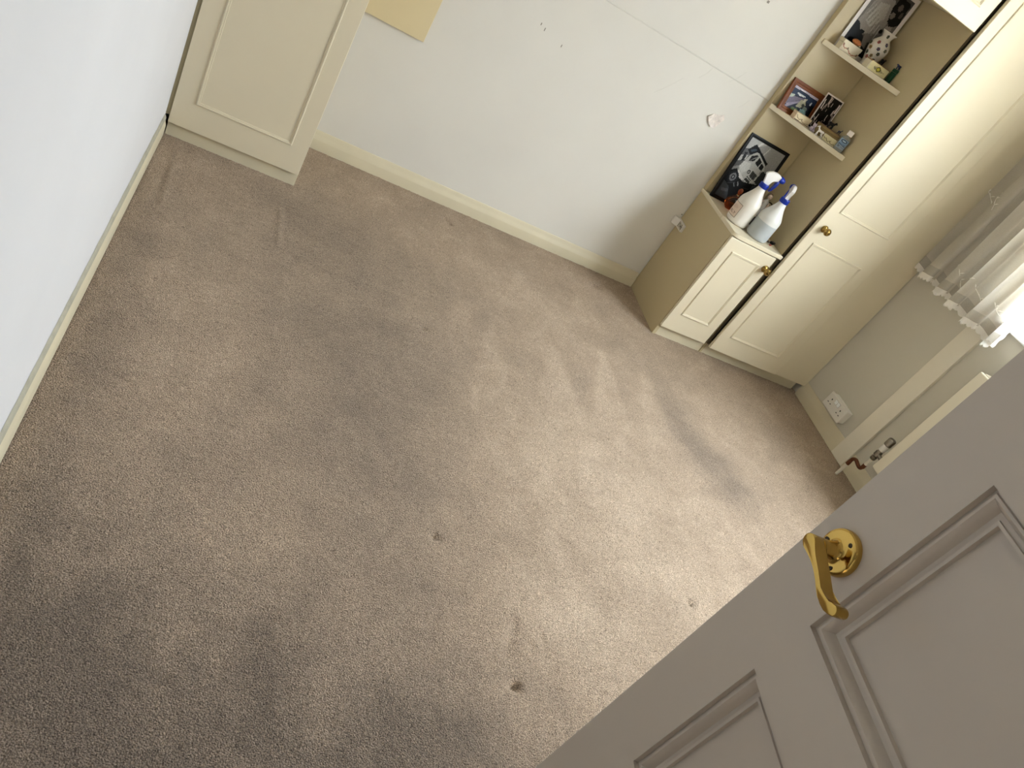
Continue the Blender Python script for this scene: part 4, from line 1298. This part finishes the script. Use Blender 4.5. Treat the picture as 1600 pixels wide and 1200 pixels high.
# spray bottles
BODY = [(0, .002), (.040, .0), (.047, .002), (.0515, .008), (.0525, .018), (.0525, .052), (.0525, .085), (.0520, .104), (.0495, .114), (.0455, .123), (.037, .138), (.0285, .155), (.0225, .170), (.0190, .182), (.0175, .187), (.0165, .190), (0, .190)]
HDPE = mat('milky_plastic', 'd6d0c5', .38)
HDPE2 = mat('milky_clear_plastic', 'd0d0cb', .35)
LIQ = mat('milky_plastic_over_liquid', 'abb0b1', .35)
def spray_bottle(label, x, y, rz, mats, liquid):
    r = thing('spray_bottle', label, 'bottle', (x, y, 0.6065), (0, 0, rz))
    bm = NB()
    lathe(bm, BODY, 40, mif=(lambda k: 1 if 1 <= k <= 5 else 0) if liquid else None)
    obj('bottle', bm, mats, r, smooth=50)
    bm = NB()
    lathe(bm, [(0, .186), (.0195, .186), (.0205, .188), (.0205, .205), (.0190, .208), (0, .208)], 30)
    for k in range(30):
        a_ = 2 * math.pi * k / 30
        box(bm, .0203, .0212, -.0009, .0009, .189, .204, M=Matrix.Rotation(a_, 4, 'Z'))
    obj('collar', bm, BLUEP, r, smooth=40, label='blue screw collar')
    bm = NB()
    pr = [(-.0135, .206), (-.0145, .222), (-.0175, .232), (-.0265, .243), (-.0280, .249), (-.020, .258), (-.006, .266), (.012, .2695), (.030, .2680), (.044, .262), (.047, .256), (.047, .243), (.036, .240), (.022, .237), (.0145, .228), (.0135, .206)]
    prism(bm, pr[::-1], lambda u, v, w: (u, w, v), -.0078, .0078, bev=.0024, seg=3)
    obj('spray_head', bm, WHITEP, r, smooth=40, label='white trigger head shroud')
    bm = NB()
    pr = [(.034, .242), (.047, .2425), (.050, .232), (.047, .215), (.040, .198), (.033, .186), (.029, .187), (.034, .205), (.038, .222)]
    prism(bm, pr, lambda u, v, w: (u, w, v), -.0085, .0085, bev=.002)
    obj('trigger', bm, BLUEP, r, smooth=40, label='blue trigger lever')
    bm = NB()
    lathe(bm, [(0, -.006), (.0130, -.006), (.0145, -.002), (.0140, .006), (.0115, .015), (.0085, .020), (.006, .020), (.0055, .017), (0, .017)], 6 * 3, M=Matrix.Translation((.046, 0, .2535)) @ Matrix.Rotation(math.radians(100), 4, 'Y'))
    obj('nozzle', bm, BLUEP, r, smooth=30, label='blue spray nozzle')
    return r
sb1 = spray_bottle('milky white spray bottle with a framed paper label, nozzle pointing right', 2.079, 2.892, math.radians(-12), HDPE, False)
sb2 = spray_bottle('unlabelled white spray bottle half full of grey liquid, standing nearer the tall cupboard', 2.1685, 2.826, math.radians(64), [HDPE2, LIQ], True)
a = canvas(34, 36, 'd2bfae')
speckle(a, .05)
for p in ([(0, 0), (1, 0)], [(0, 1), (1, 1)], [(0, 0), (0, 1)], [(1, 0), (1, 1)]):
    line(a, p, .035, '43322c')
# dark lettering low on the label, as far as it can be read
GL = {'T': [((0, 0), (1, 0)), ((.5, 0), (.5, 1))], 'E': [((0, 0), (0, 1)), ((0, 0), (1, 0)), ((0, .5), (.8, .5)), ((0, 1), (1, 1))], 'L': [((0, 0), (0, 1)), ((0, 1), (1, 1))],
      'Y': [((0, 0), (.5, .5)), ((1, 0), (.5, .5)), ((.5, .5), (.5, 1))]}
for i, ch in enumerate('TELY'):
    for p, q in GL[ch]:
        ox, oy, w_, h_ = .18 + i * .17, .66, .11, .15
        line(a, [(ox + p[0] * w_, oy + p[1] * h_), (ox + q[0] * w_, oy + q[1] * h_)], .018, '5b2f28')
ell(a, .55, .32, .22, .12, 'c2a797', .6); ell(a, .35, .45, .1, .06, 'b89c8c', .5)
def labfn(u, v):
    ph = math.radians(183 - 34 + 68 * u) - math.radians(-12)
    return (.0530 * math.cos(ph), .0530 * math.sin(ph), .088 - v * .064)
print_mesh('label', a, labfn, PRINTM, sb1, label='beige paper label with a dark border')

# seated china figure behind the bottles
r = thing('china_figure', 'small china figure in a white dress half hidden behind the spray bottles', 'figurine', (2.212, 2.985, 0.6065), (0, 0, math.radians(-20)))
SKINC = mat('china_skin', 'c9b3a2', .3)
DRESS = mat('china_dress', 'bdb8b0', .25, var=.15, vscale=90)
HAIRC = mat('china_hair', '5b4632', .4)
bm = NB(); lathe(bm, [(0, .0), (.026, .0), (.027, .004), (.024, .05), (.020, .07), (0, .07)], 20); obj('plinth', bm, mat('dark_base', '241a14', .4), r, smooth=40)
bm = NB(); lathe(bm, [(0, .07), (.020, .07), (.022, .078), (.017, .095), (.012, .108), (.014, .118), (.012, .126), (.005, .131), (.0045, .137), (0, .137)], 20, sy=.8)
tube(bm, [(-.007, -.012, .080), (-.007, -.026, .078), (-.007, -.029, .056)], [.008, .007, .005], 8)
tube(bm, [(.008, -.012, .080), (.008, -.027, .078), (.008, -.030, .054)], [.008, .007, .005], 8)
obj('dress', bm, DRESS, r, smooth=60)
bm = NB(); ball(bm, (0, -.001, .148), .0115, .92, 1, 1.12, n=14); tube(bm, [(0, -.010, .148), (0, -.0145, .1465)], [.002, .0012], 6)
obj('head', bm, SKINC, r, smooth=60)
for sx in (-1, 1):
    bm = NB(); tube(bm, [(.013 * sx, 0, .122), (.019 * sx, -.006, .108), (.010 * sx, -.016, .098)], [.0042, .0035, .003], 8)
    obj('arm', bm, SKINC, r, smooth=60)
    bm = NB(); ball(bm, (.0075 * sx, -.0305, .050), .0055, .9, 1.3, .8)
    obj('foot', bm, SKINC, r, smooth=60)
bm = NB(); ball(bm, (0, .003, .152), .0122, 1, .95, 1.02, n=12); ball(bm, (0, .012, .146), .007); obj('hair', bm, HAIRC, r, smooth=60)
bm = NB(); ball(bm, (-.0042, -.0116, .1505), .0013, n=6); ball(bm, (.0042, -.0116, .1505), .0013, n=6); tube(bm, [(-.002, -.0118, .142), (.002, -.0118, .142)], .0006, 5); obj('face_marks', bm, HAIRC, r)

# dark basket ornament behind the second bottle
r = thing('basket_ornament', 'dark basket of greenery with a looped handle behind the spray bottles', 'ornament', (2.262, 3.015, 0.6065))
WICK = mat('dark_wicker', '3c2613', .6, var=.3, vscale=120)
bm = NB()
for k in range(8):
    z = .004 + k * .008; rr = .024 + .008 * k / 7
    tube(bm, [(rr * math.cos(2 * math.pi * q / 16), rr * math.sin(2 * math.pi * q / 16), z + .0012 * (-1) ** (q + k)) for q in range(17)], .0042, 6)
lathe(bm, [(0, .001), (.023, .001), (.031, .060), (0, .055)], 18)
bw_ = obj('basket', bm, WICK, r, smooth=60)
bm = NB(); tube(bm, [(.031 * math.cos(math.pi * q / 12), .004, .058 + .060 * math.sin(math.pi * q / 12)) for q in range(13)], .003, 7); obj('handle', bm, WICK, r, smooth=60)
LEAFD = [mat('leaf_deep', '12201a', .5), mat('leaf_grey', '7f8a80', .5)]
for k in range(18):
    an, el = rng.random() * 6.28, .2 + rng.random() * 1.1
    c = Vector((.016 * math.cos(an), .016 * math.sin(an), .064 + .012 * rng.random()))
    d = Vector((math.cos(an) * math.cos(el), math.sin(an) * math.cos(el), math.sin(el))) * (.018 + .014 * rng.random())
    if c.x + d.x > .034:
        d.x = .034 - c.x
    bm = NB()
    s_ = d.cross(Vector((0, 0, 1))).normalized() * .006
    nn = s_.cross(d).normalized() * .0008
    m_ = c + d * .5 + Vector((0, 0, .003))
    up = [c, m_ + s_, c + d, m_ - s_]
    A = [bm.verts.new(p + nn) for p in up]; B = [bm.verts.new(p - nn) for p in up]
    bm.faces.new(A); bm.faces.new(B[::-1])
    for q in range(4):
        bm.faces.new((A[q], A[(q + 1) % 4], B[(q + 1) % 4], B[q]))
    bmesh.ops.recalc_face_normals(bm, faces=bm.faces[:])
    obj('leaf', bm, LEAFD[k % 4 == 0], r)

# keys
r = thing('key_bunch', 'bunch of keys with a black fob and red tag on the worktop', 'keys', (2.265, 2.842, 0.6065), (0, 0, math.radians(35)))
bm = NB(); box(bm, .004, .034, -.017, .003, .0005, .0115, .004, 3); fb = obj('key_fob', bm, mat('black_plastic', '0e0d0d', .35), r, smooth=40)
bm = NB()
for q in ((.012, -.010), (.024, -.009)):
    lathe(bm, [(0, .0113), (.0028, .0113), (.0028, .0125), (0, .0127)], 10, M=Matrix.Translation((*q, 0)))
obj('fob_button', bm, mat('fob_grey', '8b8d90', .4), fb)
bm = NB(); box(bm, -.032, -.013, -.022, -.012, .0005, .004, .0015); obj('red_tag', bm, mat('red_tag', '9c2b2b', .4), r)
bm = NB(); tube(bm, [(-.004 + .011 * math.cos(2 * math.pi * k / 18), .003 + .011 * math.sin(2 * math.pi * k / 18), .0016 + .001 * math.sin(4 * math.pi * k / 18)) for k in range(19)], .0011, 6); obj('key_ring', bm, CHROME, r, smooth=60)
for an, z in ((165, .0035), (120, .0065)):
    bm = NB()
    M = Matrix.Translation((-.012, .008, z)) @ Matrix.Rotation(math.radians(an), 4, 'Z')
    lathe(bm, [(.003, -.001), (.009, -.001), (.009, .001), (.003, .001), (.003, -.001)], 16, M=M)
    box(bm, .008, .034, -.0026, .0026, -.0009, .0009, M=M)
    for t in range(4):
        box(bm, .016 + t * .0045, .0185 + t * .0045, -.0045, -.0024, -.0009, .0009, M=M)
    obj('key', bm, mat('key_steel', '6d675c', .3, metal=1.0), r)
